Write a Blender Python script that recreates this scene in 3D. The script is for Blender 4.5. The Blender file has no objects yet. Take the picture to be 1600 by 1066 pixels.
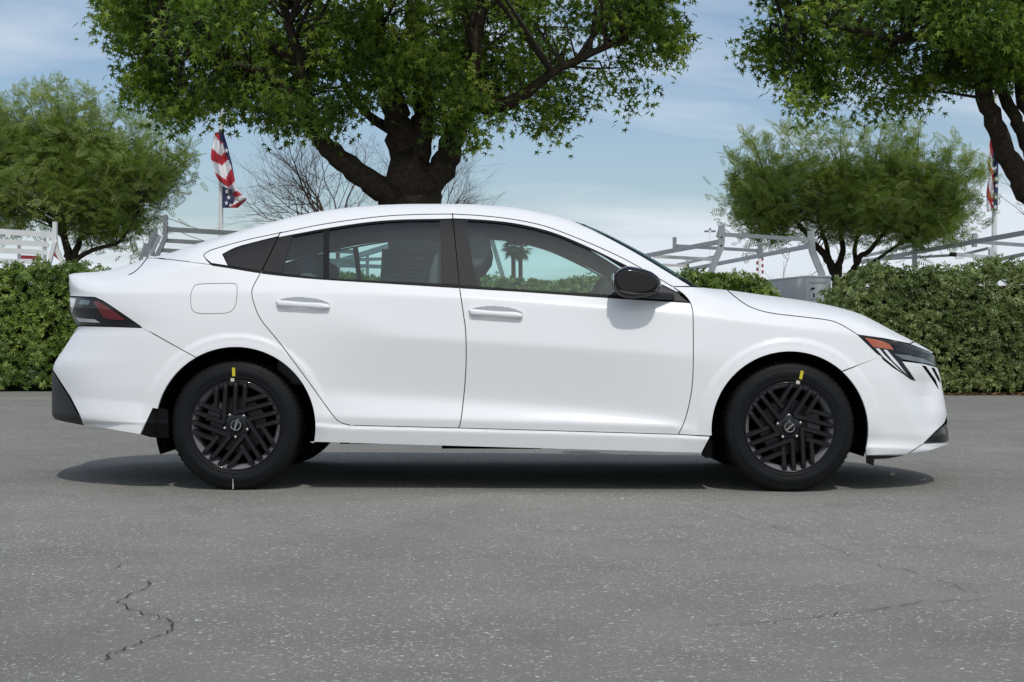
import bpy, bmesh, math, random
import numpy as np
from mathutils import Vector, Matrix
from mathutils.geometry import delaunay_2d_cdt

SC = bpy.context.scene
R = math.radians

# ------------------------------------------------------------------ camera
CAM_Y, CAM_Z, FPX, ROLL = -7.2, 0.735, 2310.0, 0.0033
cam_data = bpy.data.cameras.new("camera")
cam_data.sensor_width = 36.0
cam_data.lens = FPX / 1600.0 * 36.0
cam_data.clip_end = 3000.0
cam = bpy.data.objects.new("camera", cam_data)
SC.collection.objects.link(cam)
cam.location = (0, CAM_Y, CAM_Z)
cam.rotation_euler = (R(90), -ROLL, 0)
SC.camera = cam

# ------------------------------------------------------------------ sky and sun
SUN_DIR = Vector((0.14, -0.70, 0.98)).normalized()      # towards the sun
SUN_EL = math.asin(SUN_DIR.z)
SUN_AZ = math.atan2(SUN_DIR.x, SUN_DIR.y)               # clockwise from +Y
world = bpy.data.worlds.new("World")
SC.world = world
world.use_nodes = True
wn, wl = world.node_tree.nodes, world.node_tree.links
wn.clear()
w_out = wn.new("ShaderNodeOutputWorld")
w_bg = wn.new("ShaderNodeBackground")
w_sky = wn.new("ShaderNodeTexSky")
w_sky.sky_type = 'NISHITA'
w_sky.sun_disc = False
w_sky.sun_elevation = SUN_EL
w_sky.sun_rotation = SUN_AZ
w_sky.air_density = 1.0
w_sky.dust_density = 1.6
w_sky.ozone_density = 1.6
w_tc = wn.new("ShaderNodeTexCoord")
w_sep = wn.new("ShaderNodeSeparateXYZ")
wl.new(w_tc.outputs['Generated'], w_sep.inputs[0])


def wmath(op, a, b=None, clamp=False):
    n = wn.new("ShaderNodeMath")
    n.operation = op
    n.use_clamp = clamp
    for i, v in enumerate((a, b)):
        if v is None:
            continue
        if isinstance(v, (int, float)):
            n.inputs[i].default_value = v
        else:
            wl.new(v, n.inputs[i])
    return n.outputs[0]


# thin cloud sheets: the direction is projected on a flat cloud deck, stretched sideways
w_zz = wmath('ADD', wmath('ABSOLUTE', w_sep.outputs[2]), 0.16)
w_u = wmath('DIVIDE', w_sep.outputs[0], w_zz)
w_v = wmath('DIVIDE', w_sep.outputs[1], w_zz)
w_cmb = wn.new("ShaderNodeCombineXYZ")
wl.new(w_u, w_cmb.inputs[0])
wl.new(w_v, w_cmb.inputs[1])
w_map = wn.new("ShaderNodeMapping")
w_map.inputs['Scale'].default_value = (0.55, 1.0, 1.0)
w_map.inputs['Location'].default_value = (3.1, 0.62, 0.0)
wl.new(w_cmb.outputs[0], w_map.inputs['Vector'])
w_n1 = wn.new("ShaderNodeTexNoise")
w_n1.inputs['Scale'].default_value = 0.9
w_n1.inputs['Detail'].default_value = 7.0
w_n1.inputs['Roughness'].default_value = 0.52
w_n1.inputs['Distortion'].default_value = 0.35
wl.new(w_map.outputs[0], w_n1.inputs['Vector'])
w_r1 = wn.new("ShaderNodeValToRGB")
w_r1.color_ramp.elements[0].position = 0.43
w_r1.color_ramp.elements[0].color = (0.0, 0.0, 0.0, 1)
w_r1.color_ramp.elements[1].position = 0.60
w_r1.color_ramp.elements[1].color = (0.93, 0.93, 0.93, 1)
wl.new(w_n1.outputs['Fac'], w_r1.inputs[0])
w_mix = wn.new("ShaderNodeMixRGB")
wl.new(w_r1.outputs[0], w_mix.inputs[0])
wl.new(w_sky.outputs[0], w_mix.inputs[1])
w_mix.inputs[2].default_value = (6.6, 7.15, 7.8, 1)
wl.new(w_mix.outputs[0], w_bg.inputs[0])
w_bg.inputs[1].default_value = 0.112
wl.new(w_bg.outputs[0], w_out.inputs[0])

sun_data = bpy.data.lights.new("sun", 'SUN')
sun_data.energy = 1.75
sun_data.angle = R(1.6)
sun_data.color = (1.0, 0.97, 0.92)
sun = bpy.data.objects.new("sun", sun_data)
SC.collection.objects.link(sun)
sun.location = (3, -8, 14)
sun.rotation_euler = SUN_DIR.to_track_quat('Z', 'Y').to_euler()

vs = SC.view_settings
vs.view_transform = 'Standard'
vs.look = 'None'
vs.exposure = 0.06
vs.gamma = 1.0
vs.use_curve_mapping = False
SC.cycles.max_bounces = 10
SC.cycles.transparent_max_bounces = 24
SC.cycles.use_adaptive_sampling = True
SC.cycles.sample_clamp_indirect = 6.0
SC.cycles.caustics_reflective = False
SC.cycles.caustics_refractive = False

# ------------------------------------------------------------------ helpers
COL = SC.collection
CA, SA = math.cos(ROLL), math.sin(ROLL)


def at(px, py, Y):
    """World point at depth Y for a spot measured on the 1600 x 1066 photograph (numpy friendly)."""
    k = (np.asarray(Y, float) - CAM_Y) / FPX
    dx = np.asarray(px, float) - 800.0
    dy = 533.0 - np.asarray(py, float)
    return np.stack(np.broadcast_arrays((dx * CA - dy * SA) * k, np.asarray(Y, float) + 0 * dx,
                                        (dx * SA + dy * CA) * k + CAM_Z), -1)


def link(o, parent=None):
    COL.objects.link(o)
    if parent is not None:
        o.parent = parent
        if parent.type == 'EMPTY':            # meshes are made in world space
            o.location = -Vector(parent.location)
    return o


def mesh_obj(name, verts, faces, mat, parent=None, smooth=True, normals=None):
    me = bpy.data.meshes.new(name)
    me.from_pydata([tuple(map(float, v)) for v in verts], [], [tuple(int(i) for i in f) for f in faces])
    if mat is not None:
        me.materials.append(mat)
    me.polygons.foreach_set('use_smooth', [smooth] * len(me.polygons))
    me.update()
    if normals is not None:
        me.normals_split_custom_set_from_vertices([tuple(map(float, n)) for n in normals])
    o = bpy.data.objects.new(name, me)
    return link(o, parent)


def fast_mesh(name, V, F, mat, parent=None, smooth=False, attr=None):
    """Large mesh from numpy: V (n,3), F (m,k) all faces with k corners."""
    V = np.ascontiguousarray(V, np.float32)
    F = np.ascontiguousarray(F, np.int32)
    me = bpy.data.meshes.new(name)
    m, k = F.shape
    me.vertices.add(len(V))
    me.vertices.foreach_set('co', V.ravel())
    me.loops.add(m * k)
    me.loops.foreach_set('vertex_index', F.ravel())
    me.polygons.add(m)
    me.polygons.foreach_set('loop_start', np.arange(0, m * k, k, dtype=np.int32))
    me.polygons.foreach_set('loop_total', np.full(m, k, np.int32))
    me.polygons.foreach_set('use_smooth', np.full(m, smooth))
    me.update(calc_edges=True)
    if attr is not None:
        for nm, arr in attr.items():
            a = me.attributes.new(nm, 'FLOAT', 'FACE')
            a.data.foreach_set('value', np.ascontiguousarray(arr, np.float32))
    if mat is not None:
        me.materials.append(mat)
    o = bpy.data.objects.new(name, me)
    return link(o, parent)


def empty(name, loc=(0, 0, 0)):
    o = bpy.data.objects.new(name, None)
    o.empty_display_size = 0.2
    o.location = loc
    COL.objects.link(o)
    return o


def tag(o, label=None, cat=None, group=None, kind=None):
    if label:
        o['label'] = label
    if cat:
        o['category'] = cat
    if group:
        o['group'] = group
    if kind:
        o['kind'] = kind
    return o


class MB:
    """Collects simple shapes into one mesh."""

    def __init__(self):
        self.v, self.f = [], []

    def add(self, verts, faces):
        n = len(self.v)
        self.v += [tuple(map(float, p)) for p in verts]
        self.f += [tuple(i + n for i in f) for f in faces]
        return self

    def box(self, c, size, rot=None):
        c = Vector(c)
        h = Vector(size) / 2
        pts = [Vector((x * h.x, y * h.y, z * h.z)) for x in (-1, 1) for y in (-1, 1) for z in (-1, 1)]
        if rot is not None:
            pts = [rot @ p for p in pts]
        return self.add([c + p for p in pts], [(0, 1, 3, 2), (4, 6, 7, 5), (0, 4, 5, 1), (2, 3, 7, 6), (0, 2, 6, 4), (1, 5, 7, 3)])

    def bar(self, a, b, w, h=None, up=(0, 0, 1)):
        """Square bar from a to b, w wide and h high."""
        a, b = Vector(a), Vector(b)
        h = h or w
        d = (b - a).normalized()
        u = Vector(up)
        if abs(d.dot(u)) > 0.97:
            u = Vector((0, 1, 0))
        s = d.cross(u).normalized() * w / 2
        t = s.cross(d).normalized() * h / 2
        pts = [p + i * s + j * t for p in (a, b) for i, j in ((-1, -1), (1, -1), (1, 1), (-1, 1))]
        return self.add(pts, [(3, 2, 1, 0), (4, 5, 6, 7), (0, 1, 5, 4), (1, 2, 6, 5), (2, 3, 7, 6), (3, 0, 4, 7)])

    def tube(self, pts, rad, n=8, cap=True):
        pts = [Vector(p) for p in pts]
        if isinstance(rad, (int, float)):
            rad = [rad] * len(pts)
        base = len(self.v)
        u = None
        for i, p in enumerate(pts):
            d = (pts[min(i + 1, len(pts) - 1)] - pts[max(i - 1, 0)]).normalized()
            if u is None:
                u = d.orthogonal().normalized()
            u = (u - d * u.dot(d)).normalized()
            w = d.cross(u)
            for k in range(n):
                a = 2 * math.pi * k / n
                self.v.append(tuple(p + (u * math.cos(a) + w * math.sin(a)) * rad[i]))
        for i in range(len(pts) - 1):
            for k in range(n):
                k2 = (k + 1) % n
                self.f.append((base + i * n + k, base + i * n + k2, base + (i + 1) * n + k2, base + (i + 1) * n + k))
        if cap:
            self.f.append(tuple(base + k for k in reversed(range(n))))
            self.f.append(tuple(base + (len(pts) - 1) * n + k for k in range(n)))
        return self

    def lathe(self, prof, n=48, c=(0, 0, 0), closed=False):
        """prof: list of (r, y); turns about the Y axis through c."""
        base = len(self.v)
        m = len(prof)
        for k in range(n):
            a = 2 * math.pi * k / n
            for r, y in prof:
                self.v.append((c[0] + r * math.cos(a), c[1] + y, c[2] + r * math.sin(a)))
        for k in range(n):
            k2 = (k + 1) % n
            for j in range(m if closed else m - 1):
                j2 = (j + 1) % m
                self.f.append((base + k * m + j, base + k * m + j2, base + k2 * m + j2, base + k2 * m + j))
        return self

    def build(self, name, mat, parent=None, smooth=False, bevel=0.0, seg=2):
        o = mesh_obj(name, self.v, self.f, mat, parent, smooth)
        if bevel:
            bm = bmesh.new()
            bm.from_mesh(o.data)
            es = [e for e in bm.edges if len(e.link_faces) == 2 and e.calc_face_angle(0) > 0.5]
            bmesh.ops.bevel(bm, geom=es, offset=bevel, segments=seg, affect='EDGES', profile=0.5, clamp_overlap=True)
            bm.to_mesh(o.data)
            bm.free()
            for p in o.data.polygons:
                p.use_smooth = True
            o.data.update()
        return o


# ------------------------------------------------------------------ materials
MATS = {}


def new_mat(name):
    m = bpy.data.materials.new(name)
    m.use_nodes = True
    m.node_tree.nodes.clear()
    MATS[name] = m
    return m, m.node_tree.nodes, m.node_tree.links


def pmat(name, col, rough=0.5, metal=0.0, coat=0.0, spec=0.5, noise=0.0, nscale=20.0, bump=0.0, bscale=200.0, coat_rough=0.03):
    """Principled paint / plastic / metal with a little procedural variation."""
    m, n, l = new_mat(name)
    out = n.new("ShaderNodeOutputMaterial")
    b = n.new("ShaderNodeBsdfPrincipled")
    b.inputs['Base Color'].default_value = (*col, 1)
    b.inputs['Roughness'].default_value = rough
    b.inputs['Metallic'].default_value = metal
    b.inputs['Coat Weight'].default_value = coat
    b.inputs['Coat Roughness'].default_value = coat_rough
    b.inputs['Specular IOR Level'].default_value = spec
    l.new(b.outputs[0], out.inputs[0])
    tc = n.new("ShaderNodeTexCoord")
    if noise:
        t = n.new("ShaderNodeTexNoise")
        t.inputs['Scale'].default_value = nscale
        t.inputs['Detail'].default_value = 5
        l.new(tc.outputs['Object'], t.inputs['Vector'])
        r = n.new("ShaderNodeMapRange")
        r.inputs[1].default_value = 0.25
        r.inputs[2].default_value = 0.75
        r.inputs[3].default_value = 1 - noise
        r.inputs[4].default_value = 1 + noise
        l.new(t.outputs['Fac'], r.inputs[0])
        mx = n.new("ShaderNodeVectorMath")
        mx.operation = 'SCALE'
        mx.inputs[0].default_value = col
        l.new(r.outputs[0], mx.inputs['Scale'])
        l.new(mx.outputs[0], b.inputs['Base Color'])
    if bump:
        t2 = n.new("ShaderNodeTexNoise")
        t2.inputs['Scale'].default_value = bscale
        t2.inputs['Detail'].default_value = 3
        l.new(tc.outputs['Object'], t2.inputs['Vector'])
        bp = n.new("ShaderNodeBump")
        bp.inputs['Strength'].default_value = bump
        bp.inputs['Distance'].default_value = 0.01
        l.new(t2.outputs['Fac'], bp.inputs['Height'])
        l.new(bp.outputs[0], b.inputs['Normal'])
    return m


def glass_mat(name, tint, refl=0.9, base_refl=0.035):
    m, n, l = new_mat(name)
    out = n.new("ShaderNodeOutputMaterial")
    tr = n.new("ShaderNodeBsdfTransparent")
    tr.inputs[0].default_value = (*tint, 1)
    gl = n.new("ShaderNodeBsdfGlossy")
    gl.inputs['Color'].default_value = (refl * 0.90, refl, refl * 0.99, 1)
    gl.inputs['Roughness'].default_value = 0.01
    fr = n.new("ShaderNodeFresnel")
    fr.inputs['IOR'].default_value = 1.75      # both faces of the pane
    mx = n.new("ShaderNodeMixShader")
    l.new(fr.outputs[0], mx.inputs[0])
    l.new(tr.outputs[0], mx.inputs[1])
    l.new(gl.outputs[0], mx.inputs[2])
    l.new(mx.outputs[0], out.inputs[0])
    return m


pmat('car_white', (0.82, 0.83, 0.835), 0.45, coat=0.30, spec=0.20, coat_rough=0.16)
pmat('gloss_black', (0.005, 0.005, 0.006), 0.16, coat=0.15, spec=0.35)
pmat('pillar_black', (0.014, 0.014, 0.016), 0.50, spec=0.20)
pmat('trim_black', (0.006, 0.006, 0.007), 0.5, spec=0.12)
pmat('plastic_black', (0.012, 0.012, 0.013), 0.55, noise=0.15, nscale=60)
pmat('liner_black', (0.004, 0.004, 0.004), 0.95, spec=0.1)
pmat('rim_barrel', (0.24, 0.24, 0.25), 0.40, metal=0.3)
pmat('cabin_trim', (0.22, 0.22, 0.225), 0.8)
pmat('tyre_rubber', (0.0050, 0.0056, 0.0064), 0.60, spec=0.22, noise=0.25, nscale=14, bump=0.12, bscale=120)
pmat('rim_black', (0.009, 0.009, 0.011), 0.24, coat=0.2, spec=0.32)
pmat('disc_metal', (0.06, 0.06, 0.06), 0.4, metal=0.9)
pmat('caliper_grey', (0.14, 0.14, 0.15), 0.5, metal=0.5)
pmat('nut_chrome', (0.40, 0.40, 0.41), 0.38, metal=1.0)
pmat('chrome', (0.62, 0.63, 0.64), 0.15, metal=1.0)
pmat('sticker_yellow', (0.62, 0.50, 0.02), 0.6)
pmat('sticker_pale', (0.55, 0.56, 0.45), 0.6)
pmat('chalk', (0.45, 0.45, 0.45), 0.9)
pmat('amber', (0.42, 0.085, 0.02), 0.15, coat=1.0)
pmat('lamp_red', (0.14, 0.014, 0.018), 0.14, coat=0.4)
pmat('lamp_smoke', (0.009, 0.010, 0.012), 0.12, coat=0.15, spec=0.4)
pmat('lamp_clear', (0.62, 0.64, 0.66), 0.12, coat=1.0)
pmat('drl_white', (0.78, 0.80, 0.82), 0.15, coat=1.0)
pmat('fin_grey', (0.16, 0.17, 0.18), 0.15, metal=0.4, coat=1.0)
pmat('seat_fabric', (0.16, 0.16, 0.165), 0.9, noise=0.2, nscale=200)
pmat('headliner', (0.68, 0.68, 0.67), 0.95)
pmat('dash_plastic', (0.028, 0.028, 0.030), 0.7)
pmat('print_grey', (0.30, 0.31, 0.33), 0.8)
def leaf_mat(name, cols, trans=0.35, rough=0.55, spec=0.3, through=(1.25, 1.3, 0.5)):
    """Thin leaf: diffuse and gloss on the lit face, light coming through from behind; colour varies leaf by leaf."""
    m, n, l = new_mat(name)
    out = n.new("ShaderNodeOutputMaterial")
    b = n.new("ShaderNodeBsdfPrincipled")
    b.inputs['Roughness'].default_value = rough
    b.inputs['Specular IOR Level'].default_value = spec
    at_ = n.new("ShaderNodeAttribute")
    at_.attribute_name = 'tone'
    ramp = n.new("ShaderNodeValToRGB")
    el = ramp.color_ramp.elements
    el[0].color, el[1].color = (*cols[0], 1), (*cols[-1], 1)
    for i, c in enumerate(cols[1:-1]):
        e = el.new((i + 1) / (len(cols) - 1))
        e.color = (*c, 1)
    l.new(at_.outputs['Fac'], ramp.inputs[0])
    l.new(ramp.outputs[0], b.inputs['Base Color'])
    tr = n.new("ShaderNodeBsdfTranslucent")
    g = n.new("ShaderNodeMixRGB")
    g.blend_type = 'MULTIPLY'
    g.inputs[0].default_value = 1.0
    l.new(ramp.outputs[0], g.inputs[1])
    g.inputs[2].default_value = (*through, 1)
    l.new(g.outputs[0], tr.inputs[0])
    mx = n.new("ShaderNodeMixShader")
    mx.inputs[0].default_value = trans
    l.new(b.outputs[0], mx.inputs[1])
    l.new(tr.outputs[0], mx.inputs[2])
    l.new(mx.outputs[0], out.inputs[0])
    return m


leaf_mat('paper', [(0.7, 0.7, 0.69), (0.7, 0.7, 0.69)], 0.5, 0.8, 0.2, (1, 1, 1))
glass_mat('glass_side', (0.73, 0.92, 0.89))
glass_mat('glass_rear', (0.62, 0.80, 0.77))
glass_mat('glass_screen', (0.80, 0.93, 0.90))
# ------------------------------------------------------------------ ground
def asphalt_material():
    m, n, l = new_mat('asphalt')
    out = n.new("ShaderNodeOutputMaterial")
    b = n.new("ShaderNodeBsdfPrincipled")
    l.new(b.outputs[0], out.inputs[0])
    tc = n.new("ShaderNodeTexCoord")

    def noise(scale, detail, rough=0.5, sx=None):
        t = n.new("ShaderNodeTexNoise")
        t.inputs['Scale'].default_value = scale
        t.inputs['Detail'].default_value = detail
        t.inputs['Roughness'].default_value = rough
        if sx:
            mp = n.new("ShaderNodeMapping")
            mp.inputs['Scale'].default_value = sx
            l.new(tc.outputs['Object'], mp.inputs['Vector'])
            l.new(mp.outputs[0], t.inputs['Vector'])
        else:
            l.new(tc.outputs['Object'], t.inputs['Vector'])
        return t.outputs['Fac']

    def rng(v, a, b_, c, d):
        r = n.new("ShaderNodeMapRange")
        for i, x in enumerate((a, b_, c, d)):
            r.inputs[i + 1].default_value = x
        l.new(v, r.inputs[0])
        return r.outputs[0]

    def mul(a, b_, op='MULTIPLY'):
        k = n.new("ShaderNodeMath")
        k.operation = op
        for i, v in enumerate((a, b_)):
            if isinstance(v, (int, float)):
                k.inputs[i].default_value = v
            else:
                l.new(v, k.inputs[i])
        return k.outputs[0]

    base = mul(rng(noise(1.1, 6, 0.6), 0.3, 0.7, 0.86, 1.12), rng(noise(170, 4, 0.7), 0.25, 0.75, 0.72, 1.28))
    base = mul(base, rng(noise(0.35, 3, 0.5, (0.35, 1.0, 1.0)), 0.35, 0.7, 0.90, 1.10))
    # dark worn patches
    base = mul(base, rng(noise(3.5, 5, 0.6), 0.30, 0.50, 0.90, 1.0))
    # pale stone chips
    warp = n.new("ShaderNodeTexNoise")
    warp.inputs['Scale'].default_value = 60
    warp.inputs['Detail'].default_value = 2
    l.new(tc.outputs['Object'], warp.inputs['Vector'])
    wsc = n.new("ShaderNodeVectorMath")
    wsc.operation = 'SCALE'
    wsc.inputs['Scale'].default_value = 0.035
    l.new(warp.outputs['Color'], wsc.inputs[0])
    wad = n.new("ShaderNodeVectorMath")
    wad.operation = 'ADD'
    l.new(tc.outputs['Object'], wad.inputs[0])
    l.new(wsc.outputs[0], wad.inputs[1])

    def chips(scale, size, keep, lo=0.25):
        v = n.new("ShaderNodeTexVoronoi")
        v.inputs['Scale'].default_value = scale
        l.new(wad.outputs[0], v.inputs['Vector'])
        sep = n.new("ShaderNodeSeparateColor")
        l.new(v.outputs['Color'], sep.inputs[0])
        k = mul(sep.outputs[0], keep, 'GREATER_THAN')
        sz = rng(sep.outputs[2], 0, 1, 0.55, 1.6)
        wob = mul(v.outputs['Distance'], sz)
        d = rng(wob, size * 0.7, size, 1.0, 0.0)
        return mul(mul(k, d), rng(sep.outputs[1], 0, 1, lo, 1.0))
    big = mul(noise(1.6, 5, 0.65), 1.0)
    a1 = mul(chips(105, 0.36, 0.52), rng(big, 0.34, 0.64, 0.25, 0.9))
    a2 = mul(chips(46, 0.22, 0.78, 0.4), rng(noise(4.0, 3, 0.6), 0.35, 0.6, 0.25, 1.0))
    a3 = chips(26, 0.16, 0.85, 0.5)
    chipmask = mul(mul(a1, a2, 'MAXIMUM'), a3, 'MAXIMUM')
    col = n.new("ShaderNodeVectorMath")
    col.operation = 'SCALE'
    col.inputs[0].default_value = (0.228, 0.220, 0.196)
    l.new(base, col.inputs['Scale'])
    mx = n.new("ShaderNodeMixRGB")
    l.new(chipmask, mx.inputs[0])
    l.new(col.outputs[0], mx.inputs[1])
    mx.inputs[2].default_value = (0.80, 0.80, 0.76, 1)
    l.new(mx.outputs[0], b.inputs['Base Color'])
    b.inputs['Roughness'].default_value = 0.85
    b.inputs['Specular IOR Level'].default_value = 0.25
    bp = n.new("ShaderNodeBump")
    bp.inputs['Strength'].default_value = 0.55
    bp.inputs['Distance'].default_value = 0.006
    l.new(noise(120, 5, 0.65), bp.inputs['Height'])
    l.new(bp.outputs[0], b.inputs['Normal'])
    return m


asphalt_material()
g = MB()
g.add([(-900, -60, 0), (900, -60, 0), (900, 1500, 0), (-900, 1500, 0)], [(0, 1, 2, 3)])
ground = g.build('asphalt_ground', MATS['asphalt'])
tag(ground, 'worn grey asphalt lot with pale stone chips', 'ground', kind='structure')
# =================================================================== the car
# The near side of the body is one smooth depth function D(s, t) over the side view; panels are cut out of it,
# mirrored to the far side and joined across the middle (roof, hood, boot lid, bumpers).
YC = 0.91          # centre plane of the car


def pchip(xs, ys):
    xs, ys = np.array(xs, float), np.array(ys, float)
    h = np.diff(xs)
    d = np.diff(ys) / h
    m = np.zeros_like(ys)
    for i in range(1, len(xs) - 1):
        if d[i - 1] * d[i] > 0:
            w1, w2 = 2 * h[i] + h[i - 1], h[i] + 2 * h[i - 1]
            m[i] = (w1 + w2) / (w1 / d[i - 1] + w2 / d[i])
    m[0], m[-1] = d[0], d[-1]

    def f(x):
        x = np.clip(np.asarray(x, float), xs[0], xs[-1])
        i = np.clip(np.searchsorted(xs, x) - 1, 0, len(xs) - 2)
        u = (x - xs[i]) / h[i]
        return (ys[i] * (1 + 2 * u) * (1 - u) ** 2 + h[i] * m[i] * u * (1 - u) ** 2
                + ys[i + 1] * u * u * (3 - 2 * u) + h[i] * m[i + 1] * u * u * (u - 1))
    return f


def P2(*pairs):
    return pchip([p[0] for p in pairs], [p[1] for p in pairs])


SIL = [(100, 431), (108, 429.5), (114, 427.5), (148, 425), (173, 421.5), (200, 414), (232, 402.8), (250, 399.5), (310.5, 380), (345, 369.5), (380.6, 359.2), (400, 353.5),
       (450, 340.5), (500, 330.3), (550, 323.8), (600, 320.2), (650, 318.8), (725, 318.7), (760, 320.6), (800, 324), (850, 332.8), (875, 338.8), (898, 346),
       (938, 361), (975.5, 379.5), (1013, 400), (1050.6, 422.7), (1075.7, 438), (1096, 449), (1132.5, 453), (1190, 460.7), (1248, 468.6), (1279.6, 474),
       (1311, 480.8), (1342.7, 490.4), (1369, 503), (1395, 517), (1421.5, 530.5), (1447.7, 544.8), (1458, 551), (1490, 560)]
TS = P2(*SIL)
TB = P2((90, 431), (108, 431.5), (118, 438), (135, 446), (160, 449), (230, 436), (329, 415), (408, 426.5), (475, 434), (600, 442.3), (717, 450), (825, 456.5), (950, 465.3), (1076, 473),
        (1110, 478), (1160, 488), (1250, 500), (1310, 508), (1345, 516), (1400, 534), (1458, 554), (1500, 566))
TC = P2((90, 433), (108, 434.5), (117, 446), (133, 454.5), (155, 457), (400, 457), (560, 460), (720, 465), (900, 478.5), (1083, 493.5), (1240, 511), (1340, 523.5), (1400, 541), (1500, 575))
TD = P2((90, 520), (420, 500), (500, 502), (555, 511), (608, 524), (730, 532.5), (850, 540.5), (1025, 551.7), (1110, 558), (1300, 572), (1400, 585), (1500, 610))
TE = P2((90, 600), (500, 612), (589, 618), (724, 627), (877, 639), (1009, 653), (1061, 663), (1110, 667), (1500, 680))
TF = P2((90, 655), (480, 660), (549, 664.8), (717, 669), (1060, 678.8), (1110, 682), (1500, 700))
TG = P2((90, 690), (486, 691), (1096, 708), (1500, 716))
yB = P2((90, .075), (250, .085), (330, .085), (600, .062), (1076, .066), (1150, .062), (1340, .050), (1500, .045))
yCc = P2((90, .030), (330, .032), (600, .032), (1083, .032), (1300, .030), (1500, .030))
yD = P2((90, .006), (420, .006), (560, .000), (1083, .000), (1200, .004), (1500, .006))
yE = P2((90, .010), (430, .008), (560, .034), (900, .040), (1010, .030), (1090, .014), (1200, .008), (1500, .010))
yF = P2((90, .022), (460, .012), (560, .006), (1000, .008), (1090, .012), (1500, .020))
yG = P2((90, .035), (486, .016), (1096, .017), (1500, .030))
SMIN = P2((420, 108), (430, 107.6), (445, 108), (460, 109.5), (472, 107.3), (480, 107), (493, 111), (507, 118), (513, 119), (528, 110.5), (548, 97.8), (567, 85.5), (575, 82.8),
          (590, 81.2), (645, 81), (656, 86.5), (664, 112))
SMAX = P2((520, 1466), (545, 1463), (560, 1462.5), (575, 1465), (588, 1468.8), (609, 1472.7), (630, 1476.6), (650, 1479.5), (665, 1480), (686, 1483), (694, 1482), (704, 1478), (730, 1472))
RR = P2((90, .15), (112, .18), (160, .26), (232, .33), (300, .27), (380, .17), (450, .14), (1060, .13), (1090, .16), (1130, .30), (1250, .36), (1400, .28), (1470, .16))
NN = P2((90, 2.0), (232, 2.0), (300, 3.0), (380, 5.5), (450, 8), (900, 8), (1060, 6), (1100, 3), (1140, 2.0), (1500, 2.0))
DK = P2((90, 1), (220, 1), (390, 0), (1068, 0), (1125, 1), (1500, 1))
WHEELS = {'rear': (367.8, 667.4, 124.5), 'front': (1234.4, 671.8, 122.0)}


def sp(x, w):
    return w * np.logaddexp(0, x / w)


def sstep(a, b, x):
    u = np.clip((x - a) / (b - a), 0, 1)
    return u * u * (3 - 2 * u)


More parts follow.
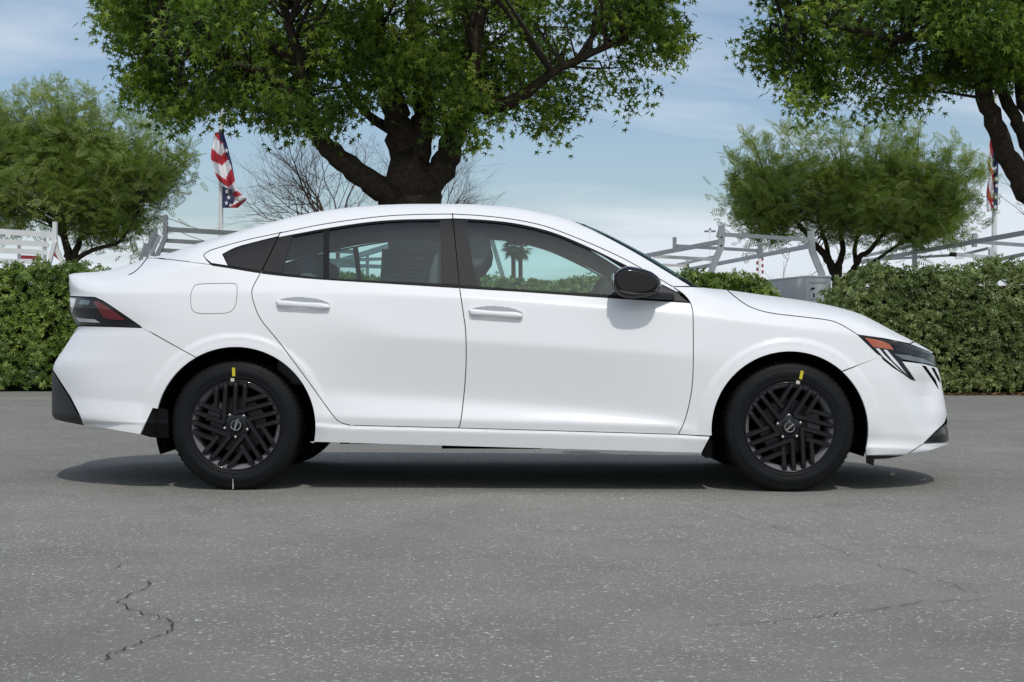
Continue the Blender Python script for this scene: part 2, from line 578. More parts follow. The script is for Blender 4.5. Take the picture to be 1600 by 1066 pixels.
def D(s, t):
    s, t = np.broadcast_arrays(np.asarray(s, float), np.asarray(t, float))
    b, c, d, e, f, g, sil = TB(s), TC(s), TD(s), TE(s), TF(s), TG(s), TS(s)
    b = np.maximum(b, sil + 1.5)
    c = np.maximum(c, b + 2)
    vb, vc, vd, ve, vf, vg = yB(s), yCc(s), yD(s), yE(s), yF(s), yG(s)
    dr = sstep(470, 560, s) * (1 - sstep(1040, 1085, s))          # door sculpting fades out towards the arches
    f0, f2, f3 = f - 13 + 4 * (1 - dr), f + 1.2, f + 5.0
    vf0 = vf - 0.003 * dr
    vf2 = vf + 0.006 * dr
    vf3 = vf2 - 0.007
    m1, m2, m3, m4 = (vc - vb) / (c - b), (vd - vc) / (d - c), (ve - vd) / (e - d), (vf0 - ve) / (f0 - e)
    m5, m6, m7 = (vf2 - vf0) / (f2 - f0), (vf3 - vf2) / (f3 - f2), (vg + 0.006 - vf3) / (g - f3)
    tt = np.maximum(t, b)
    w2 = 2.5 + 16 * (1 - sstep(470, 640, s)) + 10 * sstep(1060, 1150, s)
    y = vb + m1 * (tt - b) + (m2 - m1) * sp(tt - c, 1.8) + (m3 - m2) * sp(tt - d, w2) + (m4 - m3) * sp(tt - e, 4.0) + (m5 - m4) * sp(tt - f0, 1.6) + (m6 - m5) * sp(tt - f2, 0.6) + (m7 - m6) * sp(tt - f3, 0.8)
    # greenhouse, hood and boot above the belt
    p = np.clip((b - t) / (b - sil), 0, 1)
    dk = DK(s)
    Lc = 0.00172 * (b - sil) + 0.02 * sstep(0, .02, p)
    Ld = -m1 * (b - sil) * 0.75
    L = Lc * (1 - dk) + Ld * dk
    tap = 0.10 * np.clip((430 - s) / 200, 0, 1) ** 2 * sstep(112, 232, s)
    n = NN(s)
    y = y + (L + tap) * p + RR(s) * (1 - np.sqrt(np.clip(1 - p ** n, 0, 1)))
    # nose and tail
    q = np.clip((s - 1170) / (SMAX(t) - 1170), 0, 1)
    y = y + 0.50 * (1 - np.sqrt(np.clip(1 - q ** 3.2, 0, 1)))
    q = np.clip((345 - s) / (345 - SMIN(t)), 0, 1)
    y = y + 0.50 * (1 - np.sqrt(np.clip(1 - q ** 3.2, 0, 1)))
    # facet on the front corner, swept back towards the bottom
    fx = s - (1376 + (t - 560) * 0.50)
    y = y + sstep(560, 600, t) * (1 - sstep(1440, 1475, s)) * 0.0011 * sp(fx, 2.0) * np.clip((t - 560) / 60, 0, 1) * 1.5
    y = y - 0.0008 * sp(t - (621 + (s - 115) * 0.085), 1.2) * (1 - sstep(215, 250, s))
    y = y - 0.0009 * sp(t - 690, 1.0) * sstep(1352, 1365, s)
    # wheel arch flares
    for cx, cz, R0 in WHEELS.values():
        r = np.hypot(s - cx, (t - cz)) - R0
        fade = sstep(cz + 30, cz - 20, t)
        y = y - fade * (0.0100 * (1 - sstep(14, 24, r)) + 0.003 * (1 - sstep(2, 13, r)))
    # cups behind the door handles
    for hx, hz in ((473.5, 476.6), (775.0, 490.6)):
        rr = ((s - hx) / 43) ** 2 + ((t - hz - (s - hx) * 0.05) / 11.6) ** 2
        y = y + 0.024 * np.clip(1 - rr, 0, 1) ** 0.6
    # soft hollow above the sill crease of the bumper
    y = y + 0.010 * np.exp(-(((s - 165) / 60) ** 2 + ((t - 570) / 38) ** 2))
    return np.minimum(y, 0.86)


def resample(pts, step):
    out = []
    n = len(pts)
    for i in range(n):
        a, b = pts[i], pts[(i + 1) % n]
        L = math.hypot(b[0] - a[0], b[1] - a[1])
        k = max(1, int(math.ceil(L / step)))
        sil = (len(a) > 2 and a[2] and len(b) > 2 and b[2])
        for j in range(k):
            u = j / k
            out.append((a[0] + (b[0] - a[0]) * u, a[1] + (b[1] - a[1]) * u, sil))
    return out      # third value: the edge that starts here lies on the outline of the car


def inside(px, py, poly):
    x, y = np.asarray(px), np.asarray(py)
    res = np.zeros(x.shape, bool)
    n = len(poly)
    for i in range(n):
        x1, y1 = poly[i][0], poly[i][1]
        x2, y2 = poly[(i + 1) % n][0], poly[(i + 1) % n][1]
        if y1 == y2:
            continue
        c = ((y1 > y) != (y2 > y)) & (x < (x2 - x1) * (y - y1) / (y2 - y1) + x1)
        res ^= c
    return res


def seg_dist(px, py, poly):
    d = np.full(np.shape(px), 1e9)
    n = len(poly)
    for i in range(n):
        x1, y1 = poly[i][0], poly[i][1]
        x2, y2 = poly[(i + 1) % n][0], poly[(i + 1) % n][1]
        L = (x2 - x1) ** 2 + (y2 - y1) ** 2
        if L == 0:
            continue
        u = np.clip(((px - x1) * (x2 - x1) + (py - y1) * (y2 - y1)) / L, 0, 1)
        d = np.minimum(d, np.hypot(px - x1 - u * (x2 - x1), py - y1 - u * (y2 - y1)))
    return d


def area(poly):
    return 0.5 * sum(poly[i][0] * poly[(i + 1) % len(poly)][1] - poly[(i + 1) % len(poly)][0] * poly[i][1] for i in range(len(poly)))


THIN = [((222, 511.8), (293, 559)), ((1315.6, 579.5), (1376.8, 557)), ((329, 413.7), (233, 403.5)), ((548.8, 664), (548.8, 693)),
        ((200, 430), (185, 434.5)), ((185, 434.5), (160, 437)), ((160, 437), (135, 437.6)), ((135, 437.6), (108, 435))]


def inset(poly, gap):
    """poly from resample(); edges on the car outline stay put."""
    sgn = 1 if area(poly) > 0 else -1
    n = len(poly)
    nrm = []
    for i in range(n):
        a, b = poly[i], poly[(i + 1) % n]
        L = math.hypot(b[0] - a[0], b[1] - a[1]) or 1
        nrm.append((-(b[1] - a[1]) / L * sgn, (b[0] - a[0]) / L * sgn))
    out = []
    for i in range(n):
        es = [e for e in ((i - 1) % n, i) if not poly[e][2]]
        if not es:
            out.append(poly[i])
            continue
        vx, vy = sum(nrm[e][0] for e in es), sum(nrm[e][1] for e in es)
        g0 = gap
        for (x1, y1), (x2, y2) in THIN:       # seams that hardly show
            L2 = (x2 - x1) ** 2 + (y2 - y1) ** 2
            u = min(1, max(0, ((poly[i][0] - x1) * (x2 - x1) + (poly[i][1] - y1) * (y2 - y1)) / L2))
            if math.hypot(poly[i][0] - x1 - u * (x2 - x1), poly[i][1] - y1 - u * (y2 - y1)) < 1.0:
                g0 = min(gap, 0.03)
        L = math.hypot(vx, vy) or 1
        k = g0 / max(0.5, L / len(es))
        out.append((poly[i][0] + vx / L * k, poly[i][1] + vy / L * k, poly[i][2]))
    return out


def surf_normals(s, t, depth):
    e = 0.06
    # stay a hair inside the outline, where the slope is finite
    ps, pt = at(s + e, t, depth(s + e, t)) - at(s - e, t, depth(s - e, t)), at(s, t + e, depth(s, t + e)) - at(s, t - e, depth(s, t - e))
    n = np.cross(ps, pt)
    n /= np.linalg.norm(n, axis=-1, keepdims=True) + 1e-12
    flip = n[:, 1] > 0
    n[flip] *= -1
    return n


class Skin:
    def __init__(self):
        self.v, self.n, self.f = [], [], []

    def add(self, V, N, F):
        k = sum(len(a) for a in self.v)
        self.v.append(np.asarray(V, float))
        self.n.append(np.asarray(N, float))
        self.f += [tuple(i + k for i in f) for f in F]

    def mirrored(self):
        o = Skin()
        for V, N in zip(self.v, self.n):
            V, N = V.copy(), N.copy()
            V[:, 1] = 2 * YC - V[:, 1]
            N[:, 1] *= -1
            o.v.append(V)
            o.n.append(N)
        o.f = [tuple(reversed(f)) for f in self.f]
        return o

    def join(self, o):
        k = sum(len(a) for a in self.v)
        self.v += o.v
        self.n += o.n
        self.f += [tuple(i + k for i in f) for f in o.f]
        return self

    def build(self, name, mat, parent):
        return mesh_obj(name, np.concatenate(self.v), self.f, mat, parent, True, np.concatenate(self.n))


def cut(polys, holes=(), gap=0.75, off=0.0, flange=0.014, grid=6.0, depth=None, loft=False, wr=(0, 1)):
    """Cut polygons out of the side surface -> Skin."""
    base = depth or D
    dep = (lambda s, t: base(s, t) + off)
    sk = Skin()
    hol = [inset([(a, b, False) for a, b, *_ in resample(h, 3.0)], -gap * 0.6) for h in holes]
    for poly in polys:
        pl = resample(poly, 4.0)
        pl = inset(pl, gap)
        sgn = 1 if area(pl) > 0 else -1
        xs = [p[0] for p in pl]
        ys = [p[1] for p in pl]
        gx, gy = np.meshgrid(np.arange(min(xs), max(xs), grid), np.arange(min(ys), max(ys), grid * 0.6))
        gx = gx + (np.arange(gx.shape[0]) % 2)[:, None] * grid * 0.5
        gx, gy = gx.ravel(), gy.ravel()
        ok = inside(gx, gy, pl) & (seg_dist(gx, gy, pl) > 1.6)
        for h in hol:
            ok &= ~inside(gx, gy, h) & (seg_dist(gx, gy, h) > 1.4)
        pts = [(a, b) for a, b in zip(gx[ok], gy[ok])]
        if grid < 8:            # extra rows along the creases, extra points round the handles
            fs = np.arange(min(xs), max(xs), 5.0)
            rows = [(fs, fn(fs) + o) for fn, offs in ((TC, (-3, -1, 1, 3.2)), (TD, (-3, 0, 3)), (TE, (-5, 0, 5)), (TF, (-15, -13, -11, -2, 2, 4.2, 6)), (TB, (-1.2, 1.2))) for o in offs]
            for hx, hz in ((473.5, 476.6), (775.0, 490.6)):
                a_, b_ = np.meshgrid(np.arange(hx - 46, hx + 46, 2.0), np.arange(hz - 14, hz + 14, 1.2))
                rows.append((a_.ravel(), b_.ravel()))
            rx, ry = np.concatenate([r[0] for r in rows]), np.concatenate([r[1] for r in rows])
            ok = inside(rx, ry, pl) & (seg_dist(rx, ry, pl) > 1.2)
            for h in hol:
                ok &= ~inside(rx, ry, h) & (seg_dist(rx, ry, h) > 1.2)
            pts += [(a, b) for a, b in zip(rx[ok], ry[ok])]
        ex, ey = [], []
        n = len(pl)
        for i in range(n):
            if pl[i][2]:
                a, b = pl[i], pl[(i + 1) % n]
                L = math.hypot(b[0] - a[0], b[1] - a[1]) or 1
                nx, ny = -(b[1] - a[1]) / L * sgn, (b[0] - a[0]) / L * sgn
                for o in (0.06, 0.3, 0.8, 1.6, 3.0):
                    ex.append((a[0] + b[0]) / 2 + nx * o)
                    ey.append((a[1] + b[1]) / 2 + ny * o)
        if ex:
            ex, ey = np.array(ex), np.array(ey)
            ok = inside(ex, ey, pl) & (seg_dist(ex, ey, [p for p in pl]) > 0.04)
            pts += [(a, b) for a, b in zip(ex[ok], ey[ok])]
        bpts = [(p[0], p[1]) for p in pl]
        hp = []
        edges = [(i, (i + 1) % n) for i in range(n)]
        for h in hol:
            o = n + len(hp)
            hp += [(p[0], p[1]) for p in h]
            edges += [(o + i, o + (i + 1) % len(h)) for i in range(len(h))]
        allp = bpts + hp + pts
        V2, _, F, *_ = delaunay_2d_cdt([Vector(p) for p in allp], edges, [], 0, 1e-5)
        S = np.array([v[0] for v in V2])
        T = np.array([v[1] for v in V2])
        F = np.array([list(f) for f in F])
        cx, cy = S[F].mean(1), T[F].mean(1)
        keep = inside(cx, cy, pl)
        for h in hol:
            keep &= ~inside(cx, cy, h)
        F = F[keep]
        # points used for the normals are pulled in from the car outline
        Sn, Tn = S.copy(), T.copy()
        silset = {}
        for i in range(n):
            if pl[i][2] or pl[(i - 1) % n][2]:
                a, b = pl[(i - 1) % n], pl[(i + 1) % n]
                L = math.hypot(b[0] - a[0], b[1] - a[1]) or 1
                silset[(round(pl[i][0], 3), round(pl[i][1], 3))] = (-(b[1] - a[1]) / L * sgn, (b[0] - a[0]) / L * sgn)
        for i in range(len(S)):
            k = silset.get((round(S[i], 3), round(T[i], 3)))
            if k:
                Sn[i] += k[0] * 0.08
                Tn[i] += k[1] * 0.08
        V = at(S, T, dep(S, T))
        N = surf_normals(Sn, Tn, dep)
        # orient faces towards the camera side
        e1, e2 = V[F[:, 1]] - V[F[:, 0]], V[F[:, 2]] - V[F[:, 0]]
        fl = (np.cross(e1, e2) * N[F[:, 0]]).sum(1) < 0
        F[fl] = F[fl][:, ::-1]
        sk.add(V, N, [tuple(f) for f in F])
        if flange:
            for loop, sg in [(pl, sgn)] + [(h, -1 if area(h) > 0 else 1) for h in hol]:
                m = len(loop)
                s0, t0 = np.array([p[0] for p in loop]), np.array([p[1] for p in loop])
                A = at(s0, t0, dep(s0, t0))
                NA = surf_normals(s0, t0, dep)
                B = A - NA * flange * np.array([0.15, 1, 0.15]) + np.array([0, 0.002, 0])
                vv, nn, ff = [], [], []
                for i in range(m):
                    if loop[i][2]:
                        continue
                    j = (i + 1) % m
                    dx, dy = t0[j] - t0[i], -(s0[j] - s0[i])
                    nv = np.array([dx, 0, -dy]) * sg
                    nv = nv / (np.linalg.norm(nv) + 1e-9)
                    q = len(vv)
                    vv += [A[i], A[j], B[j], B[i]]
                    nn += [nv] * 4
                    fc = (q, q + 1, q + 2, q + 3)
                    if np.dot(np.cross(A[j] - A[i], B[i] - A[i]), nv) < 0:
                        fc = fc[::-1]
                    ff.append(fc)
                if vv:
                    sk.add(vv, nn, ff)
        if loft:
            i0 = [i for i in range(n) if pl[i][2]]
            # ordered runs of outline edges
            runs = []
            for i in i0:
                if runs and runs[-1][-1] == i:
                    runs[-1].append((i + 1) % n)
                else:
                    runs.append([i, (i + 1) % n])
            if len(runs) > 1 and runs[-1][-1] == runs[0][0]:
                runs[0] = runs.pop()[:-1] + runs[0]
            for run in runs:
                sk.join(loft_run(np.array([pl[i][0] for i in run]), np.array([pl[i][1] for i in run]), dep, wr))
    return sk


def loft_run(s, t, dep, wr=(0, 1), nw=12, drop=0.0):
    """Surface from the outline of the near side across to the far side; leaves the outline along the line of sight."""
    Y0 = dep(s, t)
    P = at(s, t, Y0)
    ray = (P - np.array([0, CAM_Y, CAM_Z])) / (P[:, 1] - CAM_Y)[:, None]
    h = YC - P[:, 1]
    w = np.linspace(wr[0], wr[1], nw + 1)
    G = np.zeros((len(s), nw + 1, 3))
    for j, ww in enumerate(w):
        y = 2 * h * ww                       # travelled depth
        lift = y * (1 - y / (2 * h))
        G[:, j] = P + ray * lift[:, None]
        G[:, j, 1] = P[:, 1] + y
        G[:, j, 2] -= drop
    du = np.gradient(G, axis=0)
    dv = np.gradient(G, axis=1)
    N = np.cross(du, dv)
    N /= np.linalg.norm(N, axis=-1, keepdims=True) + 1e-12
    cen = np.array([0.0, YC, 0.7])
    if ((G - cen) * N).sum() < 0:
        N = -N
    F = []
    W = nw + 1
    flip = None
    for i in range(len(s) - 1):
        for j in range(nw):
            f = (i * W + j, i * W + j + 1, (i + 1) * W + j + 1, (i + 1) * W + j)
            if flip is None:
                a, b, c = G[i, j], G[i, j + 1], G[i + 1, j + 1]
                flip = np.dot(np.cross(b - a, c - a), N[i, j]) < 0
            F.append(f[::-1] if flip else f)
    sk = Skin()
    sk.add(G.reshape(-1, 3), N.reshape(-1, 3), F)
    return sk


def cr(pts, n=6, sil=False):
    """Catmull-Rom through pts."""
    out = []
    for i in range(len(pts) - 1):
        p0, p1, p2, p3 = pts[max(i - 1, 0)], pts[i], pts[i + 1], pts[min(i + 2, len(pts) - 1)]
        for k in range(n):
            u = k / n
            q = [0.5 * (2 * p1[a] + (p2[a] - p0[a]) * u + (2 * p0[a] - 5 * p1[a] + 4 * p2[a] - p3[a]) * u * u + (3 * p1[a] - p0[a] - 3 * p2[a] + p3[a]) * u ** 3) for a in (0, 1)]
            out.append((q[0], q[1], sil))
    out.append((pts[-1][0], pts[-1][1], sil))
    return out


def top(s0, s1, step=4.0):
    n = max(2, int(abs(s1 - s0) / step))
    return [(float(s), float(TS(s)), True) for s in np.linspace(s0, s1, n)]


def nose(t0, t1, step=3.0):
    n = max(2, int(abs(t1 - t0) / step))
    return [(float(SMAX(t)), float(t), True) for t in np.linspace(t0, t1, n)]


def tail(t0, t1, step=3.0):
    n = max(2, int(abs(t1 - t0) / step))
    return [(float(SMIN(t)), float(t), True) for t in np.linspace(t0, t1, n)]


def arch(w, a0, a1, n=40, dr=0.0):
    cx, cz, r = WHEELS[w]
    return [(cx + (r + dr) * math.cos(R(a)), cz - (r + dr) * math.sin(R(a)), False) for a in np.linspace(a0, a1, n)]


rev = lambda c: list(reversed(c))
RC_A = cr([(329, 413), (321, 404), (318.5, 398.5), (323, 394.5), (335.5, 389), (385.6, 375), (437.6, 364)])          # gap above the windows
RC_B = cr([(437.6, 364), (500, 351.3), (563, 342), (613, 337), (663, 335), (707, 334.6)])
RC_C = cr([(707, 334.6), (750, 337), (800, 342.6), (850, 353), (900, 371.4), (950.5, 392.7), (988, 411.5), (1025.6, 432.8), (1050.6, 447.8)])
RC_D = cr([(1050.6, 447.8), (1068, 460), (1078, 472), (1082, 484), (1083, 495)])
FD_FRONT = cr([(1083, 495), (1083.3, 560), (1081, 607.5), (1072, 651), (1060, 679)])
BCUT_UP = [(707, 334.6), (718, 450)]
BCUT_LO = cr([(718, 450), (724, 490), (728, 525), (727.5, 585.6), (721, 651), (716.5, 669)])
RD_REAR = cr([(408, 425), (395.6, 447.8), (393.6, 460), (397, 475), (408, 500), (440, 539.7), (483.7, 598.7), (518.7, 647), (532, 660), (549, 664.8)])
SILL_TOP = [(549, 664.8), (716.5, 669), (1060, 679)]
WIN_R = cr([(434.5, 371.5), (457.6, 367), (515, 356.6), (575, 347.8), (625.4, 343.9), (687, 342.7), (707.6, 342)])   # lower edge of the painted frame
WIN_F = cr([(707.8, 342), (726, 342.6), (762.6, 344.8), (800, 349), (837.8, 356.6), (875, 367.9), (925, 389.3), (975.5, 414), (1000, 427), (1035, 445.5), (1057, 456.5)])
BELT_LO = cr([(329, 415), (408, 427), (475, 434.3), (525, 438), (600, 442.6), (717.8, 450), (825, 456.5), (950.5, 465.3), (1076, 473)])
BELT_R = [p for p in BELT_LO if 407 < p[0] < 718.5]
BELT_F = [p for p in BELT_LO if 717 < p[0] < 1077]
BELT_TOP_R = [(408, 423.5), (441, 427), (505, 434.2), (514, 435), (600, 439), (688, 443.2), (717.6, 445.5)]
BELT_TOP_F = [(717.8, 446), (745.6, 447.3), (825, 453), (950.5, 460.3), (1010, 465), (1074, 471)]
HOODCUT = cr([(1137, 453.6), (1141.7, 458), (1158.8, 471.5), (1177, 481.6), (1206, 489.4), (1250.7, 494.8), (1290, 499.6), (1308.5, 504.6), (1327, 514.6), (1340, 523)])
TRUNKCUT = cr([(229.5, 403.7), (224, 411), (218, 418), (210, 425), (200, 430), (185, 434.5), (160, 437), (135, 437.5), (108.0, 435)])
BUMP_R = [(222, 511.8), (293, 559)]
BUMP_F = [(1315.6, 579.5), (1376.8, 557)]
LIGHT_R = [(160, 470), (172.7, 478), (200, 496.6), (222, 511.8)]

car = empty('car', (0, YC, 0))
tag(car, 'white four-door sedan with black wheels parked side-on on the asphalt', 'car')
M = MATS


def both(name, polys, mat, parents=None, **kw):
    """A near part and its mirror image on the far side."""
    sk = cut(polys, **kw)
    pa = parents or (car, car)
    return sk.build(name, M[mat], pa[0]), sk.mirrored().build(name, M[mat], pa[1])


def span(name, polys, mat, parent=car, **kw):
    """A part that runs across the car from side to side."""
    sk = cut(polys, loft=True, **kw)
    near = cut(polys, **kw)
    return sk.join(near.mirrored()).build(name, M[mat], parent)


def strip(pts_a, pts_b):
    return list(pts_a) + rev(list(pts_b))


# ---- painted panels
A_EDGE = [(898, 346, False), (950.5, 371.5), (1000.5, 399), (1050.6, 429.5), (1080.5, 447.6)]
A_EDGE = cr(A_EDGE)
roof_pts = top(231.5, 896) + A_EDGE + [(1050.6, 447.8)] + rev(RC_C) + rev(RC_B) + rev(RC_A) + [(290, 408.5), (250, 403.8), (233, 403.2)]
# roof skin: the near and far rails, the panel between them; the rear window and windscreen are glass
rail = cut([roof_pts])
roof_sk = cut([roof_pts]).join(rail.mirrored())
ss = np.linspace(432, 896, 90)
roof_sk.join(loft_run(ss, TS(ss), D))
ss = np.linspace(231.5, 432, 44)
roof_sk.join(loft_run(ss, TS(ss), D, (0, 0.16), 3)).join(loft_run(ss, TS(ss), D, (0.84, 1), 3))
roof = roof_sk.build('roof', M['car_white'], car)
rw = loft_run(ss, TS(ss), lambda s, t: D(s, t), (0.16, 0.84), 10, drop=0.003)
rw.build('rear_window', M['glass_rear'], car)
ws_poly = [(898, 346, False)] + top(899, 1094) + [(1083, 448.4, False)] + [(p[0], p[1] - 0.4, False) for p in rev(A_EDGE)]
span('windscreen', [ws_poly], 'glass_screen', gap=0.15, flange=0)
both('windscreen_edge', [[(899.5, 346.8)] + [(p[0] + 0.2, p[1] - 0.5) for p in A_EDGE[2:]] + [(p[0] + 1.8, p[1] - 1.8) for p in rev(A_EDGE[2:])]], 'trim_black', gap=0.05, flange=0, off=-0.001)

hood_poly = top(1138, 1428) + [(1421, 537.2), (1382, 529.2), (1342.7, 523.8)] + rev(HOODCUT)
hood = span('hood', [hood_poly], 'car_white')
span('nose_lip', [top(1429, 1458) + [(1456, 553), (1452, 549.8), (1421.6, 537.6)]], 'car_white', gap=0.5)
cowl = top(1096, 1137)
fender_poly = [(1050.6, 447.8), (1081.5, 448.2)] + cowl + HOODCUT[1:] + [(1369.5, 551.6), (1376.8, 557)] + rev(BUMP_F)[1:] + arch('front', 48, 184, 60) + [(1110, 681.6), (1060, 679)] + rev(FD_FRONT)[1:] + rev(RC_D)[1:]
fender = both('front_fender', [fender_poly], 'car_white')
sc_ = np.linspace(1096, 1138, 8)
loft_run(sc_, TS(sc_), D, (0, 1), 8, drop=0.004).build('cowl', M['trim_black'], car)

fd_low = [(p[0], p[1]) for p in BELT_F] + RC_D[-12:] + FD_FRONT[1:] + [(716.5, 669)] + rev(BCUT_LO)[1:]
fd_frame = list(RC_C) + [(1062, 456)] + rev(WIN_F)
fdoor = both('front_door', [fd_low, fd_frame], 'car_white')
rd_low = [(p[0], p[1]) for p in BELT_R] + BCUT_LO + rev(SILL_TOP[:2])[1:] + rev(RD_REAR)[1:]
rd_frame = list(RC_B) + rev(WIN_R)
rdoor = both('rear_door', [rd_low, rd_frame], 'car_white')

FUEL = cr([(304, 446.5), (312, 444), (340, 443), (364, 443), (369.5, 446), (370.5, 453), (369, 472), (364, 484), (352, 489.5), (330, 490.3), (310, 489.6), (301, 485), (298, 474), (298.5, 458), (304, 446.5)], 3)[:-1]
quarter_poly = [(329, 414), (290, 409), (250, 404.2), (233, 403.6)] + TRUNKCUT + tail(436, 463) + [(148, 464.8)] + LIGHT_R + arch('rear', 119.5, -11, 70) + [(486, 691), (549, 692.6), (549, 664.8)] + rev(RD_REAR)[1:] + [(408, 427)]
quarter = both('quarter_panel', [quarter_poly], 'car_white', holes=[FUEL])
both('fuel_door', [FUEL], 'car_white', parents=(quarter[0], quarter[0]), gap=0.5)
rocker = both('rocker_panel', [[(548.6, 664.8), (716.5, 669), (1060, 679), (1109.6, 682.2), (1096, 708), (548.6, 692.7)]], 'car_white', gap=0.5)
trunk_poly = top(230, 110) + tail(430, 435) + rev(TRUNKCUT)[1:]
trunk = span('boot_lid', [trunk_poly], 'car_white')
tp = np.linspace(433.5, 464.5, 12)
loft_run(SMIN(tp), tp, D, (0, 1), 12).build('boot_panel', M['car_white'], trunk)
rb_poly = tail(513.5, 578) + [(110, 620.5), (132.6, 664.5), (219, 679), (239, 638)] + arch('rear', 167, 119.5, 20) + [(222, 512.4), (185, 511), (122, 509.5)]
rbump = span('rear_bumper', [rb_poly], 'car_white', gap=0.6)
rd_poly = tail(579, 656) + [(105, 660.5), (131, 665.3), (108.5, 621.5)]
span('rear_diffuser', [rd_poly], 'plastic_black', gap=0.5, off=0.004)
fb_poly = [(1376.8, 557), (1379.8, 562), (1395, 574), (1410.8, 584), (1423, 593), (1430.4, 595.2), (1422, 582.5), (1408.7, 564.2), (1443.8, 568.6)] + nose(574.5, 651) + [(1475.7, 661), (1460.7, 675), (1443, 693), (1418, 709), (1354, 711.6)] + arch('front', -14, 48, 40)
SL1 = [(1440.5, 571), (1446.5, 572.3), (1462, 594), (1467.2, 609.5), (1457, 594)]
SL2 = [(1455.2, 574.6), (1460, 575.6), (1468, 592), (1469, 599), (1464.5, 592)]
fbump = span('front_bumper', [fb_poly], 'car_white', gap=0.5, holes=[SL1, SL2])
both('grille_slot', [SL1], 'liner_black', parents=(fbump, fbump), gap=-0.6, off=0.012, flange=0)
both('grille_slot', [SL2], 'liner_black', parents=(fbump, fbump), gap=-0.6, off=0.012, flange=0)
span('lower_grille', [nose(661, 689) + [(1474.7, 692), (1443, 693.4), (1460.7, 676)]], 'gloss_black', gap=0.3, off=0.012)
ti = np.linspace(647, 664, 6)
loft_run(SMAX(ti), ti, lambda s, t: D(s, t) + 0.014, (0, 1), 12).build('intake_blocker', M['gloss_black'], car)  # black sheet added across the open nose to keep light from leaking in
span('front_splitter', [[(1443, 694), (1474.7, 692.6)] + nose(692.6, 694.6) + [(1464, 700.5), (1450.7, 704.5), (1420.6, 708.6)]], 'car_white', gap=0.3, off=0.006)
both('splitter_underside', [[(1354, 712), (1413, 712), (1388, 716.6), (1366, 718), (1365.5, 728), (1354, 724)]], 'plastic_black', gap=0.1, off=0.03)

# ---- lamps
hl_poly = [(1339, 522.6), (1377.8, 529.3), (1419, 537.9), (1452, 550.2), (1458.6, 554.5)] + nose(556, 574)[:] + [(1443.8, 568), (1410.8, 562.3), (1408.7, 564), (1422, 582.5), (1430.2, 594.8), (1423, 592.6), (1410.8, 583.6), (1379.8, 561.6), (1369.5, 551.3)]
hl = both('headlight', [hl_poly], 'gloss_black', gap=0.3, off=0.004)
both('amber_reflector', [[(1351, 527.4), (1377.8, 532.6), (1390, 538), (1397.2, 547), (1364.6, 542.2)]], 'amber', parents=hl, gap=0.1, off=0.0015, flange=0.004)
both('light_strip', [[(1367.5, 543.8), (1374.2, 544.8), (1383, 555.5), (1413.5, 585), (1399, 574), (1381, 558.8)]], 'drl_white', parents=hl, gap=0.2, off=0.001, flange=0.004)
both('light_strip', [[(1380, 546.2), (1386, 546.9), (1402.5, 566), (1420, 589.2), (1410, 579), (1394.5, 564)]], 'drl_white', parents=hl, gap=0.2, off=0.001, flange=0.004)
both('light_fin', [[(1396, 553), (1420, 555.3), (1443.8, 560.6), (1460.5, 570), (1443.8, 567.3), (1410.8, 561.4)]], 'fin_grey', parents=hl, gap=0.1, off=0.0, flange=0.004)
both('lamp_lens', [[(1396, 541), (1419, 542.5), (1447, 552.5), (1453, 560.5), (1436, 557), (1417, 552.5), (1401, 550)]], 'lamp_smoke', parents=hl, gap=0.1, off=0.0012, flange=0.003)

gn = np.linspace(552.5, 575.5, 9)
gs = np.concatenate([[1454.0, 1458.0], SMAX(gn)])
loft_run(gs, np.concatenate([[549.5, 551.8], gn]), lambda s, t: D(s, t) + 0.004, (0, 1), 12).build('grille', M['gloss_black'], car)
tl_poly = tail(464, 507) + [(119, 508.4), (150, 509.5), (185, 510.4), (221, 511.6), (200, 497), (172.7, 478.4), (160, 470.5), (147.7, 465.4)]
tl = span('tail_light', [tl_poly], 'lamp_smoke', gap=0.4, off=0.002)
both('red_lens', [[(146, 470.5), (155, 471.5), (168, 479.5), (191, 496), (196, 500.5), (176, 499.5), (162, 497), (152, 482)]], 'lamp_red', parents=(tl, tl), gap=0.1, off=-0.0005, flange=0.003)
both('reverse_lens', [[(117.5, 495.5), (125, 497.5), (148, 499), (156.5, 504.5), (123, 503.2)]], 'lamp_clear', parents=(tl, tl), gap=0.1, off=-0.0005, flange=0.003)
both('clear_lens', [[(110, 466.5), (119, 466.5), (116, 478), (112.5, 490), (109.2, 481)]], 'lamp_clear', parents=(tl, tl), gap=0.1, off=-0.0005, flange=0.003)
both('inner_lens', [[(126, 468.5), (141, 469.5), (139, 476.5), (123, 475.5)]], 'fin_grey', parents=(tl, tl), gap=0.1, off=-0.0005, flange=0.003)

# ---- windows and their black trim
GO = 0.006
both('window_glass', [[(726, 343.4)] + [p for p in WIN_F if 727 < p[0] < 998] + [(998, 427.2), (960, 456), (953, 461), (825, 453.5), (745.6, 447.6)]], 'glass_side', parents=fdoor, gap=-0.6, off=GO, flange=0)
RG = [p for p in WIN_R if 514 < p[0] < 688]
both('window_glass', [[(514.5, 357)] + RG + [(687.6, 343), (689, 443.6), (600, 439.5), (513.6, 435.6)]], 'glass_side', parents=rdoor, gap=-0.6, off=GO, flange=0)
RQ = [p for p in WIN_R if 458 < p[0] < 505]
both('quarter_glass', [[(457.6, 367.2)] + RQ + [(506, 358.6), (505, 434.6), (441, 427.2)]], 'glass_rear', parents=rdoor, gap=-0.6, off=GO, flange=0)
both('window_divider', [[(505.4, 358.4), (514.8, 356.8), (514, 436), (504.6, 434.6)]], 'trim_black', parents=rdoor, gap=0.1, off=0.001)
